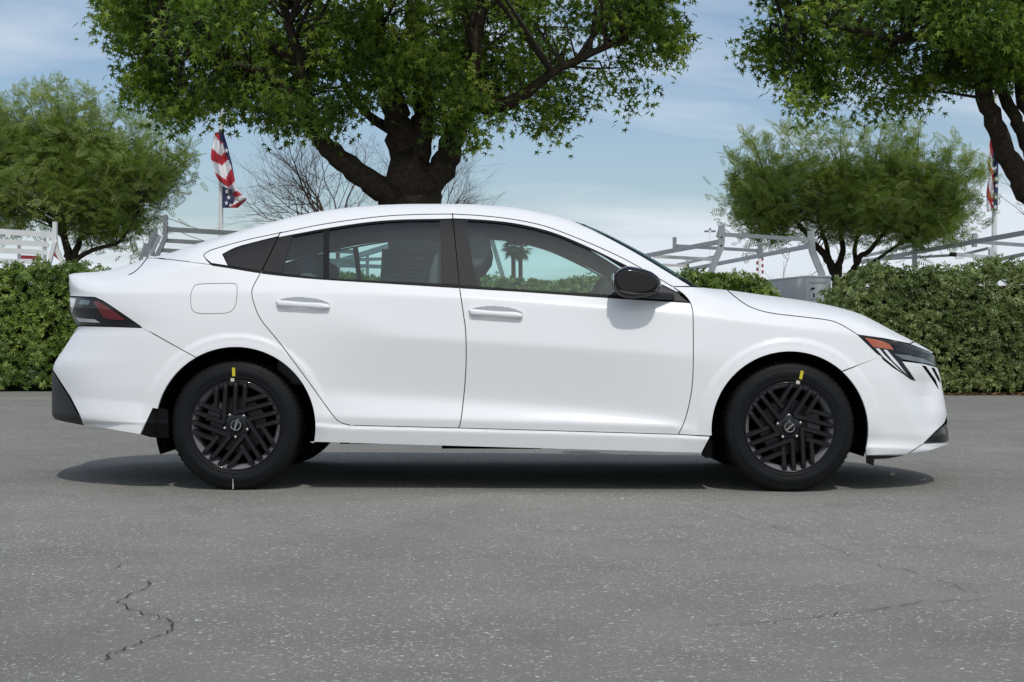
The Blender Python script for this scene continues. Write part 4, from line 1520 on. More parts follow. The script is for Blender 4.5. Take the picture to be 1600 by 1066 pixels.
def leafy(clumps, per, sig, size, up, droop, tmpl, tf, spread_tone=0.18):
    n = len(clumps) * per
    c = np.repeat(clumps, per, axis=0) + RNG.normal(size=(n, 3)) * np.array(sig)
    tone_c = np.repeat(RNG.uniform(0.05, 1.0, len(clumps)) ** 1.3 * 0.85 + 0.08, per)
    out = RNG.normal(size=(n, 3)) * np.array([1, 1, 0.5]) + np.array([0, 0, droop])
    fr = rand_frames(n, up, out, 0.4)
    sz = size * RNG.uniform(0.7, 1.25, n)
    V, F = scatter(c, fr, sz, tmpl, tf)
    tone = np.clip(tone_c + RNG.normal(size=n) * spread_tone, 0, 1)
    return V, F, np.repeat(tone, len(tf)), c, fr, sz, tone


def single_leaves(name, tree, c, fr, sz, tone, mat, count, tmpl, tf):
    """The leaves that stand clear of the crown, each an object that shares one of a few leaf meshes."""
    mes = []
    for i in range(6):
        me = bpy.data.meshes.new(name)
        me.from_pydata([tuple(p) for p in tmpl], [], [tuple(f) for f in tf])
        me.materials.append(mat)
        a_ = me.attributes.new('tone', 'FLOAT', 'FACE')
        a_.data.foreach_set('value', np.full(len(tf), 0.1 + 0.14 * i, np.float32))
        mes.append(me)
    for i in range(count):
        o = bpy.data.objects.new(name, mes[min(5, int(tone[i] * 6))])
        COL.objects.link(o)
        o.parent = tree
        a, b, n = fr[0][i], fr[1][i], fr[2][i]
        m = Matrix(((a[0], b[0], n[0]), (a[1], b[1], n[1]), (a[2], b[2], n[2]))).to_4x4()
        o.matrix_local = Matrix.Translation(Vector(c[i]) - Vector(tree.location)) @ m @ Matrix.Scale(float(sz[i]), 4)


def shade_tree(label, base, crown, limbs, nclump, per, Yc, thick, holes=(), extra=None, nsingle=200):
    t = empty('shade_tree', base)
    tag(t, label, 'tree', 'star-leaved shade trees')
    mb = MB()
    hubs = limb_tree(mb, limbs, 20)
    mb.build('trunk', MATS['bark'], t, True)
    cl = crown_points(crown, nclump, Yc, thick, 17, holes)
    if extra is not None:
        cl = np.concatenate([cl, extra])
    tb = MB()
    sel = RNG.permutation(len(cl))[:int(len(cl) * 0.4)]
    twigs(tb, cl[sel], hubs)
    tag(tb.build('branches', MATS['bark_thin'], t, True), kind='stuff')
    V, F, tone, c, fr, sz, t1 = leafy(cl, per, (0.17, 0.20, 0.15), 0.172, (0, -0.35, 0.55), -0.55, STAR, STAR_F)
    # leaves on the lower rim of the crown become objects of their own
    px = 800 + c[:, 0] / (c[:, 1] - CAM_Y) * FPX
    py = 533 - (c[:, 2] - CAM_Z) / (c[:, 1] - CAM_Y) * FPX
    vis = (px > 5) & (px < 1595) & (py > 4)
    edge = np.where(vis, seg_dist(px, py, crown) * np.where(inside(px, py, crown), 1, -0.6), 1e9)
    idx = np.argsort(edge)[:nsingle]
    keep = np.ones(len(c), bool)
    keep[idx] = False
    nf, nv = len(STAR_F), len(STAR)
    V = V.reshape(-1, nv, 3)[keep].reshape(-1, 3)
    m = int(keep.sum())
    F = (np.asarray(STAR_F)[None] + (np.arange(m) * nv)[:, None, None]).reshape(-1, 3)
    tag(fast_mesh('crown', V, F, MATS['maple_leaf'], t, attr={'tone': np.repeat(t1[keep], nf)}), kind='stuff')
    single_leaves('leaf', t, c[idx], [f[idx] for f in fr], sz[idx], t1[idx], MATS['maple_leaf'], len(idx), STAR, STAR_F)
    return t


YT = 16.5
CROWN_A = [(150, -420), (140, -40), (155, 0), (145, 32), (161, 44), (149, 69), (194, 93), (178, 113), (149, 129), (161, 149), (202, 165), (230, 161), (230, 190), (266, 210), (299, 186), (307, 202), (331, 204), (323, 234), (351, 214),
           (379, 214), (387, 186), (428, 214), (436, 230), (468, 206), (500, 226), (530, 226), (552, 196), (575, 180), (600, 172), (672, 172), (676, 218), (699, 230), (744, 196), (784, 193), (833, 211), (857, 221), (886, 238), (902, 229), (892, 185), (910, 189), (939, 150),
           (964, 154), (965, 190), (1004, 201), (1018, 188), (1004, 171), (1038, 152), (1028, 118), (1004, 104), (1069, 120), (1095, 111), (1081, 81), (1091, 45), (1040, 20), (1087, 0), (1080, -60), (1060, -420)]
hub_y = YT
LIMBS_A = [([(657, 600, YT), (656, 480, YT), (655, 380, YT), (650, 318, YT), (646, 262, YT)], 0.50, 0.33),
           ([(648, 330, YT), (620, 312, YT), (588, 290, YT - .2), (545, 258, YT - .4), (505, 224, YT - .6), (482, 178, YT - .8), (474, 110, YT - 1), (440, 0, YT - 1.3)], 0.26, 0.06),
           ([(648, 285, YT), (632, 235, YT), (622, 190, YT - .1), (606, 130, YT - .3), (592, 60, YT - .3), (585, -60, YT - .2)], 0.30, 0.09),
           ([(655, 285, YT), (655, 225, YT), (662, 170, YT + .2), (655, 90, YT + .5), (640, -60, YT + .8)], 0.24, 0.12),
           ([(662, 300, YT), (690, 262, YT), (706, 222, YT), (722, 168, YT - .1), (738, 90, YT - .3), (760, -40, YT - .5)], 0.24, 0.12),
           ([(728, 150, YT), (770, 168, YT - .3), (815, 150, YT - .6), (880, 105, YT - .9), (980, 60, YT - 1.2)], 0.15, 0.04),
           ([(600, 110, YT), (560, 60, YT + .8), (500, 10, YT + 1.5), (400, -60, YT + 2)], 0.13, 0.05),
           ([(625, 210, YT), (590, 190, YT + .3), (556, 160, YT + .6), (520, 100, YT + 1.0)], 0.10, 0.04),
           ([(480, 165, YT - .8), (420, 120, YT - 1.0), (340, 90, YT - 1.2), (250, 60, YT - 1.2)], 0.09, 0.03),
           ([(474, 110, YT - 1), (380, 40, YT - .2), (280, -20, YT)], 0.08, 0.03)]
extra_a = at(*np.array([(RNG.uniform(690, 768), RNG.uniform(128, 215), YT - RNG.uniform(.5, 1.2)) for _ in range(16)]).T)
bb = at(657, 530, YT)
shade_tree('big star-leaved shade tree with forked dark trunk behind the white car', (float(bb[0]), YT, 0), CROWN_A, LIMBS_A, 1500, 40, YT, 3.2,
           holes=[[(548, 188), (690, 178), (690, 330), (548, 330)]], extra=extra_a, nsingle=230)
CROWN_B = [(1160, -420), (1148, -30), (1156, 0), (1190, 13), (1199, 34), (1143, 65), (1165, 103), (1203, 125), (1188, 151), (1229, 172), (1226, 200), (1262, 208), (1285, 213), (1294, 150), (1320, 196), (1345, 205), (1376, 200), (1419, 174), (1436, 166), (1454, 192), (1467, 170),
           (1501, 144), (1514, 132), (1536, 157), (1574, 134), (1620, 126), (1760, 150), (1900, 120), (2000, -50), (1950, -420)]
LIMBS_B = [([(1720, 620, YT), (1715, 480, YT), (1705, 400, YT), (1698, 360, YT)], 0.42, 0.32),
           ([(1705, 400, YT), (1670, 362, YT), (1640, 335, YT), (1600, 285, YT), (1574, 241, YT), (1549, 181, YT), (1527, 110, YT - .2), (1525, 43, YT - .3), (1500, -40, YT - .4)], 0.24, 0.09),
           ([(1660, 350, YT), (1625, 270, YT + .2), (1600, 214, YT + .2), (1587, 185, YT + .2), (1560, 122, YT + .3), (1548, 40, YT + .4)], 0.15, 0.07),
           ([(1690, 380, YT), (1650, 250, YT + .3), (1618, 190, YT + .3), (1596, 130, YT + .3), (1590, 20, YT + .5)], 0.20, 0.09),
           ([(1700, 400, YT), (1740, 250, YT), (1790, 60, YT)], 0.25, 0.12),
           ([(1528, 90, YT), (1470, 60, YT - .4), (1390, 60, YT - .7), (1300, 40, YT - .9), (1230, 60, YT - 1)], 0.09, 0.03),
           ([(1525, 40, YT), (1440, -10, YT + .6), (1330, -40, YT + 1)], 0.08, 0.03)]
bb = at(1718, 530, YT)
shade_tree('star-leaved shade tree leaning in beside the long right-hand rack, limbs bare below', (float(bb[0]), YT, 0), CROWN_B, LIMBS_B, 1500, 38, YT, 2.8, nsingle=170)


def feather_tree(label, base, crown, limbs, nclump, per, Yc, thick, size, shoots=()):
    t = empty('feathery_tree', base)
    tag(t, label, 'tree', 'feathery-leaved trees behind the hedge')
    mb = MB()
    hubs = limb_tree(mb, limbs, 10)
    mb.build('trunk', MATS['bark'], t, True)
    cl = crown_points(crown, nclump, Yc, thick, 13, (), 20.0)
    if len(shoots):
        S = []
        for x0, y0, x1, y1 in shoots:
            for u in np.linspace(0, 1, 5):
                S.append(at(x0 + (x1 - x0) * u, y0 + (y1 - y0) * u, Yc + RNG.uniform(-.6, .6)))
        SP = np.array(S)
    tb = MB()
    sel = RNG.permutation(len(cl))[:int(len(cl) * 0.6)]
    twigs(tb, cl[sel], hubs, 0.018, 0.004, 0.1)
    if len(shoots):
        twigs(tb, SP[4::5], hubs, 0.016, 0.004, 0.05)
    tag(tb.build('branches', MATS['bark_thin'], t, True), kind='stuff')
    V, F, tone, *_ = leafy(cl, per, (0.26, 0.26, 0.22), size, (0, -0.3, 0.6), 0.35, PIN, PIN_F, 0.15)
    if len(shoots):
        V2, F2, tone2, *_ = leafy(SP, 9, (0.07, 0.07, 0.06), size * 0.95, (0, -0.3, 0.4), 0.9, PIN, PIN_F, 0.12)
        F = np.concatenate([F, F2 + len(V)])
        V = np.concatenate([V, V2])
        tone = np.concatenate([tone, np.clip(tone2 * .4 + .55, 0, 1)])
    tag(fast_mesh('crown', V, F, MATS['pinnate_leaf'], t, attr={'tone': tone}), kind='stuff')
    return t


YF = 24.0
CR_L = [(-90, 194), (-20, 186), (0, 194), (27, 179), (60, 179), (87, 174), (102, 186), (135, 179), (153, 204), (171, 219), (207, 219), (216, 229), (240, 236), (255, 254), (285, 256), (297, 270), (290, 292), (268, 300), (252, 326), (234, 358), (210, 382), (168, 384), (144, 374), (120, 372), (90, 352), (60, 357), (0, 362), (-90, 372)]
SH_L = [(35, 175, 30, 140), (62, 175, 60, 142), (78, 170, 72, 138), (92, 170, 88, 126), (105, 180, 116, 150), (133, 175, 137, 142), (145, 190, 152, 165), (172, 215, 174, 172), (205, 220, 208, 176), (222, 230, 225, 195), (248, 240, 252, 205), (270, 260, 297, 230), (280, 265, 303, 245), (6, 185, 2, 165), (-15, 185, -20, 160)]
YL = YF
LB_L = [([(110, 640, YL), (110, 480, YL), (111, 415, YL), (107, 396, YL), (103, 380, YL), (93, 350, YL), (75, 300, YL), (60, 240, YL)], 0.14, 0.03),
        ([(111, 418, YL), (118, 396, YL), (126, 370, YL + .2), (132, 330, YL + .3), (140, 260, YL + .4)], 0.09, 0.03),
        ([(112, 412, YL), (130, 398, YL - .2), (156, 387, YL - .4), (186, 378, YL - .6), (205, 350, YL - .8), (225, 300, YL - 1)], 0.06, 0.02),
        ([(105, 388, YL), (100, 350, YL + .3), (104, 300, YL + .4), (96, 220, YL + .5)], 0.06, 0.02),
        ([(100, 370, YL), (60, 330, YL + .4), (10, 280, YL + .6)], 0.06, 0.02)]
bb = at(110, 530, YF)
feather_tree('feathery-leaved tree behind the white stake-sided bed, young shoots standing up', (float(bb[0]), YF, 0), CR_L, LB_L, 430, 22, YF, 1.7, 0.28, SH_L)
CR_R = [(1134, 274), (1156, 262), (1175, 252), (1195, 258), (1229, 244), (1255, 248), (1285, 252), (1316, 240), (1359, 244), (1402, 230), (1436, 248), (1445, 264), (1476, 262), (1502, 274), (1522, 294), (1526, 318), (1502, 358), (1480, 376), (1423, 376), (1376, 368), (1342, 378), (1294, 374), (1251, 360), (1199, 378), (1156, 356), (1146, 311)]
SH_R = [(1160, 268, 1140, 246), (1175, 245, 1168, 212), (1198, 250, 1196, 222), (1232, 240, 1228, 200), (1258, 240, 1258, 204), (1288, 240, 1284, 208), (1318, 235, 1316, 194), (1345, 240, 1352, 205), (1380, 235, 1385, 190), (1402, 230, 1410, 178), (1425, 235, 1436, 196), (1480, 255, 1490, 226), (1505, 265, 1518, 245), (1525, 285, 1540, 270)]
LB_R = [([(1310, 640, YL), (1309, 500, YL), (1308, 446, YL), (1303, 424, YL), (1290, 401, YL), (1272, 380, YL - .2), (1240, 340, YL - .4), (1200, 300, YL - .6)], 0.15, 0.03),
        ([(1308, 440, YL), (1312, 412, YL), (1316, 388, YL), (1312, 340, YL + .2), (1318, 270, YL + .3)], 0.09, 0.03),
        ([(1309, 450, YL), (1322, 436, YL), (1335, 420, YL), (1345, 400, YL), (1362, 388, YL), (1400, 340, YL - .2), (1440, 290, YL - .4)], 0.09, 0.03),
        ([(1335, 420, YL), (1352, 418, YL - .1), (1372, 404, YL - .2), (1420, 372, YL - .4), (1480, 330, YL - .5)], 0.05, 0.02),
        ([(1296, 408, YL), (1290, 380, YL + .2), (1278, 340, YL + .4), (1265, 280, YL + .5)], 0.06, 0.02),
        ([(1338, 412, YL), (1336, 385, YL + .2), (1350, 340, YL + .4), (1365, 270, YL + .5)], 0.06, 0.02)]
bb = at(1309, 530, YF)
feather_tree('feathery-leaved tree with branching dark stems between the two clipped hedges', (float(bb[0]), YF, 0), CR_R, LB_R, 400, 22, YF, 1.8, 0.27, SH_R)


# ---- bare trees
def bare_tree(label, base_px, Y, seeds, depth, L0, r0, spread, lift):
    b0 = at(base_px[0], base_px[1], Y)
    t = empty('bare_tree', (float(b0[0]), Y, 0))
    tag(t, label, 'tree', 'leafless trees behind the car')
    mb = MB()
    rs = random.Random(int(base_px[0]))

    def grow(p, d, L, r, lev):
        pts, rad = [p], [r]
        k = 3
        for i in range(k):
            d = (d + Vector((rs.gauss(0, .16), rs.gauss(0, .16), rs.gauss(0, .12) + lift * 0.1))).normalized()
            p = p + d * L / k
            pts.append(p)
            rad.append(r * (1 - 0.35 * (i + 1) / k))
            if lev > 0 and rs.random() < 0.75:
                side = Vector((rs.gauss(0, 1), rs.gauss(0, 1), rs.gauss(0, .6))).normalized()
                grow(p, (d + side * spread).normalized(), L * rs.uniform(.5, .8), r * 0.5, lev - 1)
        mb.tube(pts, rad, 5 if r > 0.02 else 4, False)
        if lev > 0:
            grow(p, d, L * 0.75, r * 0.6, lev - 1)
    stem = [Vector((float(b0[0]), Y, 0)), Vector(b0)]
    mb.tube(stem, [r0 * 1.5, r0 * 1.2], 8)
    for tx, ty in seeds:
        q = Vector(at(tx, ty, Y + rs.uniform(-.8, .8)))
        d = (q - Vector(b0)).normalized()
        grow(Vector(b0), d, L0 * rs.uniform(.8, 1.1), r0 * rs.uniform(.6, 1.0), depth)
    mb.build('branches', MATS['twig_bare'], t, True)
    return t


bare_tree('leafless tree with arching twigs beside the drooping flag', (528, 372), 28.0, [(400, 330), (420, 290), (395, 235), (450, 230), (480, 200), (520, 190), (560, 215), (380, 280), (440, 260)], 5, 1.15, 0.040, 0.75, 0.3)
bare_tree('leafless tree whose thin twigs fan out on the far side of the forked trunk', (668, 372), 30.0, [(790, 300), (770, 250), (740, 220), (700, 240), (640, 230), (600, 250), (800, 270)], 5, 1.0, 0.032, 0.8, 0.2)
bare_tree('leafless twiggy tree beside the flagpole with the blue starry flag', (1660, 400), 28.0, [(1590, 330), (1600, 300), (1630, 270)], 3, 0.9, 0.035, 0.8, 0.0)
bare_tree('small leafless sapling above the grey locker body', (1222, 500), 27.0, [(1250, 380), (1205, 400)], 2, 0.85, 0.018, 0.7, 0.2)


# ---- hedges
def hedge(label, x0, x1, Yf, deep, top_fn, mat, dens, size, end_round, pale=0):
    t = empty('hedge', ((x0 + x1) / 2, Yf + deep / 2, 0))
    tag(t, label, 'hedge')
    # lumpy solid: cross-section (front, top, back) swept along X
    nx, na = int((x1 - x0) / 0.12), 26

    def shape(x, a):
        """a 0..1 runs from the front foot over the top to the back foot."""
        H = top_fn(x)
        for e, r in ((x0, end_round[0]), (x1, end_round[1])):
            if r:
                u = np.clip(np.abs(x - e) / r, 0, 1)
                H = H * np.sqrt(np.clip(1 - (1 - u) ** 2.4, 0.001, 1))
        ang = math.pi * a
        cy, cz = -np.cos(ang), np.sin(ang)
        yy = np.sign(cy) * np.abs(cy) ** 0.30 * deep / 2
        zz = np.abs(cz) ** 0.30 * H
        lump = (np.sin(x * 3.1 + a * 9) + np.sin(x * 7.3 - a * 17 + 2) * 0.7 + np.sin(x * 1.3 + a * 5 + 1) * 1.2 + np.sin(x * 13.7 + a * 31) * .5) * 0.034
        return np.stack(np.broadcast_arrays(x, Yf + deep / 2 + yy * (1 + lump), zz * (1 + lump * 0.8)), -1)
    X, A = np.meshgrid(np.linspace(x0, x1, nx), np.sign(np.linspace(-1, 1, na)) * np.abs(np.linspace(-1, 1, na)) ** 0.3 / 2 + 0.5, indexing='ij')
    G = shape(X, A)
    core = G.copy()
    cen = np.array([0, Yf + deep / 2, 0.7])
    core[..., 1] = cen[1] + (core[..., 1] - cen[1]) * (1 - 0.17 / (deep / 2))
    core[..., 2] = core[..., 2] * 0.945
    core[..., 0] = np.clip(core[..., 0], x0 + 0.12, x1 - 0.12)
    F = [(i * na + j, (i + 1) * na + j, (i + 1) * na + j + 1, i * na + j + 1) for i in range(nx - 1) for j in range(na - 1)]
    F += [tuple(reversed([j for j in range(na)])), tuple((nx - 1) * na + j for j in range(na))]
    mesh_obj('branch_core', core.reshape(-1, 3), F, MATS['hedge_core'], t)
    perim = 2 * np.mean(top_fn(np.linspace(x0, x1, 9))) + deep
    n = int((x1 - x0) * perim * dens * 0.95)
    x = RNG.uniform(x0, x1, n)
    ag = np.linspace(0.0, 1.0, 4000)
    pr = shape(np.full(4000, (x0 + x1) / 2), ag)
    arc = np.concatenate([[0], np.cumsum(np.linalg.norm(np.diff(pr[:, 1:], axis=0), axis=1))])
    u_ = RNG.uniform(0, 1, n)
    u_ = np.where(RNG.uniform(size=n) < 0.25, u_, u_ * 0.66)          # the back is out of sight: fewer there
    a = np.clip(np.interp(u_ * arc[-1], arc, ag), 1e-5, 1 - 1e-5)
    e = 0.0006
    P = shape(x, a)
    Tx = shape(x + .004, a) - shape(x - .004, a)
    Ta = shape(x, np.clip(a + e, 0, 1)) - shape(x, np.clip(a - e, 0, 1))
    Nn = np.cross(Ta, Tx)
    Nn /= np.linalg.norm(Nn, axis=1)[:, None] + 1e-9
    fl = ((P - cen) * Nn).sum(1) < 0
    Nn[fl] *= -1
    P = P - Nn * (RNG.uniform(0, 1, n) ** 1.6 * 0.20)[:, None] + Nn * 0.015
    shoots = RNG.uniform(size=n) < 0.03
    P = P + Nn * (shoots * RNG.uniform(0, .09, n))[:, None]
    c = Nn + RNG.normal(size=(n, 3)) * 0.42 + np.array([0, 0, 0.30])
    c /= np.linalg.norm(c, axis=1)[:, None]
    a1 = RNG.normal(size=(n, 3))
    a1 -= c * (a1 * c).sum(1)[:, None]
    a1 /= np.linalg.norm(a1, axis=1)[:, None]
    sz = size * RNG.uniform(0.7, 1.3, n)
    V, Fq = scatter(P, (a1, np.cross(c, a1), c), sz, ROS, ROS_F)
    patch = 0.5 + 0.28 * np.sin(P[:, 0] * 2.1 + P[:, 2] * 3.3) + 0.2 * np.sin(P[:, 0] * 5.7 - P[:, 2] * 6.1 + 1)
    tone = np.clip(0.46 * patch + 0.24 + RNG.normal(size=n) * 0.18, 0, 1)
    tf = np.clip(np.repeat(tone, len(ROS_F)) + RNG.normal(size=n * len(ROS_F)) * 0.05, 0, 1)
    V[:, 2] = np.maximum(V[:, 2], 0.006)
    tag(fast_mesh('foliage', V, Fq, MATS[mat], t, attr={'tone': tf}), kind='stuff')
    if pale:
        for k in range(pale):
            i = int(RNG.integers(n))
            while P[i][1] > Yf + 0.35 or P[i][2] < 0.5:
                i = int(RNG.integers(n))
            m = 60
            cc = P[i] + Nn[i] * 0.04 + RNG.normal(size=(m, 3)) * np.array([.055, .03, .04])
            V2, F2 = scatter(cc, rand_frames(m, (0, -.6, .4)), np.full(m, 0.032), OB, OB_F)
            tag(fast_mesh('blossom_cluster', V2, F2, MATS['flower_cream'], t), kind='stuff')
    return t


def px2x(px, Y):
    return float(at(px, 533, Y)[0])


HY = 13.6
tl_ = pchip([px2x(-120, HY), px2x(0, HY), px2x(220, HY), px2x(450, HY), px2x(700, HY), px2x(900, HY), px2x(1080, HY), px2x(1150, HY), px2x(1232, HY)],
            [1.66, 1.66, 1.64, 1.60, 1.61, 1.61, 1.60, 1.58, 1.56])
hedge('long clipped green hedge running behind the white car', px2x(-520, HY), px2x(1266, HY), HY, 1.5, tl_, 'hedge_leaf', 330, 0.070, (0, 0.95))
tr_ = pchip([px2x(1262, HY), px2x(1330, HY), px2x(1420, HY), px2x(1600, HY), px2x(1800, HY)], [1.48, 1.66, 1.75, 1.75, 1.70])
hedge('dense dark rounded hedge by the nose of the white car', px2x(1288, HY), px2x(2100, HY), HY - .1, 1.9, tr_, 'shrub_leaf', 360, 0.068, (1.05, 0), pale=9)
# dry leaves blown against the foot of the hedge
n = 420
x = RNG.uniform(px2x(1380, HY), px2x(1640, HY), n)
c = np.column_stack([x, HY - 0.05 - np.abs(RNG.normal(size=n)) * 0.16, RNG.uniform(0.008, 0.035, n)])
V, F = scatter(c, rand_frames(n, (0, 0, 2.2)), RNG.uniform(.05, .1, n), OB, OB_F)
tag(fast_mesh('leaf_litter', V, F, MATS['dry_leaf'], None, attr={'tone': np.repeat(RNG.uniform(0, 1, n), 2)}),
    'dry brown leaves drifted along the foot of the dark hedge', 'leaves', kind='stuff')


# ---- palms
def palm(px, py_top, Y, label, fronds=34):
    b0 = at(px, 533, Y)
    tp = Vector(at(px, py_top, Y))
    t = empty('palm_tree', (float(b0[0]), Y, 0))
    tag(t, label, 'tree', 'pair of fan palms')
    mb = MB()
    mb.tube([(tp.x, Y, 0), (tp.x + .05, Y, tp.z * .5), (tp.x, Y, tp.z - .3), (tp.x, Y, tp.z)], [0.20, 0.16, 0.15, 0.17], 10)
    mb.build('trunk', MATS['bark'], t, True)
    rs = random.Random(int(px))
    for i in range(fronds):
        az, el = rs.uniform(0, 6.28), R(rs.uniform(-55, 60))
        d = Vector((math.cos(az) * math.cos(el), math.sin(az) * math.cos(el), math.sin(el)))
        L = rs.uniform(.28, .5)
        tip = tp + d * L
        side = d.cross(Vector((0, 0, 1))).normalized()
        fr = MB()
        fr.tube([tp, tip], [0.03, 0.02], 4)
        for k in range(11):
            a = R(-75 + 15 * k)
            dd = (d * math.cos(a) + side * math.sin(a)).normalized()
            nrm = side.cross(d).normalized()
            q = tip + dd * 0.62 * (0.8 + 0.2 * math.cos(a)) - Vector((0, 0, 0.20))
            w = dd.cross(nrm).normalized() * 0.05
            fr.add([tip, (tip + q) / 2 + w + Vector((0, 0, .06)), q, (tip + q) / 2 - w + Vector((0, 0, .06))], [(0, 1, 2, 3)])
        fr.build('frond', MATS['palm_leaf'], t)
    return t


leaf_mat('palm_leaf', [(0.045, 0.060, 0.025), (0.05, 0.07, 0.03)], 0.2, 0.6, 0.3)
palm(802, 386, 95, 'fan palm with the fuller crown seen through the front side window')
palm(813, 389, 99, 'fan palm with the thinner crown seen through the front side window', 17)
# =================================================================== trucks, racks, poles and flags behind the hedge
pmat('rack_grey', (0.66, 0.68, 0.68), 0.45, noise=0.08, nscale=6)
pmat('rack_white', (0.74, 0.75, 0.75), 0.5, noise=0.05, nscale=5)
pmat('board_grey', (0.60, 0.61, 0.59), 0.7, noise=0.12, nscale=7)
pmat('body_grey', (0.56, 0.57, 0.57), 0.4, noise=0.04, nscale=4)
pmat('dark_hole', (0.01, 0.01, 0.01), 0.8)
pmat('pole_white', (0.70, 0.71, 0.70), 0.5)
pmat('flag_red', (0.42, 0.022, 0.035), 0.85)
pmat('flag_white', (0.72, 0.72, 0.74), 0.85)
pmat('flag_blue', (0.022, 0.032, 0.095), 0.85)
pmat('red_paint', (0.30, 0.02, 0.03), 0.3, coat=0.5)
pmat('tarp_grey', (0.58, 0.59, 0.57), 0.7, noise=0.1, nscale=5)
pmat('lamp_head', (0.25, 0.26, 0.27), 0.5)


def pt(p):
    return Vector(at(p[0], p[1], p[2]))


def beam(name, a, b, px, mat, parent, h=None):
    """Square rail between two spots (px, py, Y); px is its height on the photograph at the first end."""
    A, B = pt(a), pt(b)
    w = px * (a[2] - CAM_Y) / FPX
    mb = MB()
    mb.bar(A, B, (h or w) * 0.8, w)
    return mb.build(name, MATS[mat], parent)


def bent(name, pts, px, mat, parent):
    P = [pt(p) for p in pts]
    w = px * (pts[0][2] - CAM_Y) / FPX
    mb = MB()
    u = Vector((0, 1, 0))
    V, F = [], []
    for i, p in enumerate(P):
        d = (P[min(i + 1, len(P) - 1)] - P[max(i - 1, 0)]).normalized()
        s = d.cross(u).normalized() * w / 2
        V += [p - s - u * w / 2, p + s - u * w / 2, p + s + u * w / 2, p - s + u * w / 2]
    for i in range(len(P) - 1):
        for k in range(4):
            F.append((i * 4 + k, i * 4 + (k + 1) % 4, i * 4 + 4 + (k + 1) % 4, i * 4 + 4 + k))
    F += [(3, 2, 1, 0), tuple(len(P) * 4 - 4 + k for k in range(4))]
    mb.add(V, F)
    return mb.build(name, MATS[mat], parent)


def truck_wheels(parent, xs, ys, r=0.38):
    for x in xs:
        for y in ys:
            mb = MB()
            mb.lathe([(0.05, -.12), (r * .6, -.12), (r * .95, -.11), (r, -.07), (r, .07), (r * .95, .11), (r * .6, .12), (.05, .12)], 24, (0, 0, 0))
            o = mb.build('wheel', MATS['tyre_rubber'], parent, True)
            o.location = Vector((x, y, r)) - Vector(parent.location)


# -- service truck with ladder rack, lockers showing between the hedges
Y1 = 17.6
tr1 = empty('service_truck', (float(at(1200, 533, Y1)[0]), Y1 + 1.5, 0))
tag(tr1, 'grey service truck with ladder rack between the long hedge and the dark hedge', 'truck', 'work trucks behind the hedges')
bent('rack_post', [(1127.5, 352, Y1), (1127.5, 372, Y1), (1126, 388, Y1), (1118, 406, Y1), (1111, 426, Y1), (1111, 470, Y1)], 9.5, 'rack_grey', tr1)
bent('rack_post', [(1267, 361, Y1 + .5), (1267.5, 378, Y1 + .5), (1269, 392, Y1 + .5), (1277, 412, Y1 + .5), (1284, 428, Y1 + .5), (1284.5, 470, Y1 + .5)], 9.5, 'rack_grey', tr1)
beam('rack_rail', (1129, 366.5, Y1), (1277, 375.5, Y1 + .5), 6, 'rack_grey', tr1)
beam('rack_rail', (1127, 377.5, Y1 + .05), (1008, 400, Y1 + 4.6), 7, 'rack_grey', tr1)
beam('rack_rail', (1266, 384.5, Y1 + .55), (1076, 421, Y1 + 8.2), 6.5, 'rack_grey', tr1)
beam('rack_post', (1054, 371, Y1 + 3.0), (1054, 391, Y1 + 3.0), 7, 'rack_grey', tr1)
beam('rack_post', (1187.5, 380, Y1 + 3.6), (1187.5, 404, Y1 + 3.6), 7.5, 'rack_grey', tr1)
beam('rack_rail', (1058, 384.5, Y1 + 3.0), (1188, 392, Y1 + 3.6), 5, 'rack_grey', tr1)
beam('rack_rail', (1022, 400.5, Y1 + 5.2), (1122, 406, Y1 + 5.8), 5, 'rack_grey', tr1)
beam('rack_rail', (1036, 414, Y1 + 6.8), (1076, 416, Y1 + 7), 4, 'rack_white', tr1)
beam('rack_post', (1074, 406, Y1 + 7), (1074, 426, Y1 + 7), 6, 'rack_grey', tr1)
beam('rack_brace', (1122, 400, Y1 + 5.8), (1058, 414, Y1 + 7.4), 4, 'rack_grey', tr1)
beam('rack_brace', (1120, 371, Y1 + .02), (1126, 354, Y1 + .02), 4, 'rack_grey', tr1)
for hx, hy in ((1127.5, 371), (1127, 384), (1284.5, 458.5)):
    yy = Y1 if hx < 1200 else Y1 + .5
    mb = MB()
    p = pt((hx, hy, yy - 0.055))
    mb.box(p, (0.028, 0.012, 0.028))
    mb.build('bolt_hole', MATS['dark_hole'], tr1)
# locker: corner at (1258.6, 431.8), side runs away to the left
c0 = pt((1258.6, 431.8, Y1 + .1))
dv = Vector((-0.20, 0.98, 0)).normalized()
sv_ = Vector((0.98, 0.20, 0)).normalized()


def slab(a, u, v, w, name, mat, parent, bevel=0.006):
    mb = MB()
    pts = [a + i * u + j * v + k * w for i in (0, 1) for j in (0, 1) for k in (0, 1)]
    mb.add(pts, [(0, 1, 3, 2), (4, 6, 7, 5), (0, 4, 5, 1), (2, 3, 7, 6), (0, 2, 6, 4), (1, 5, 7, 3)])
    return mb.build(name, MATS[mat], parent, bevel=bevel, seg=1)


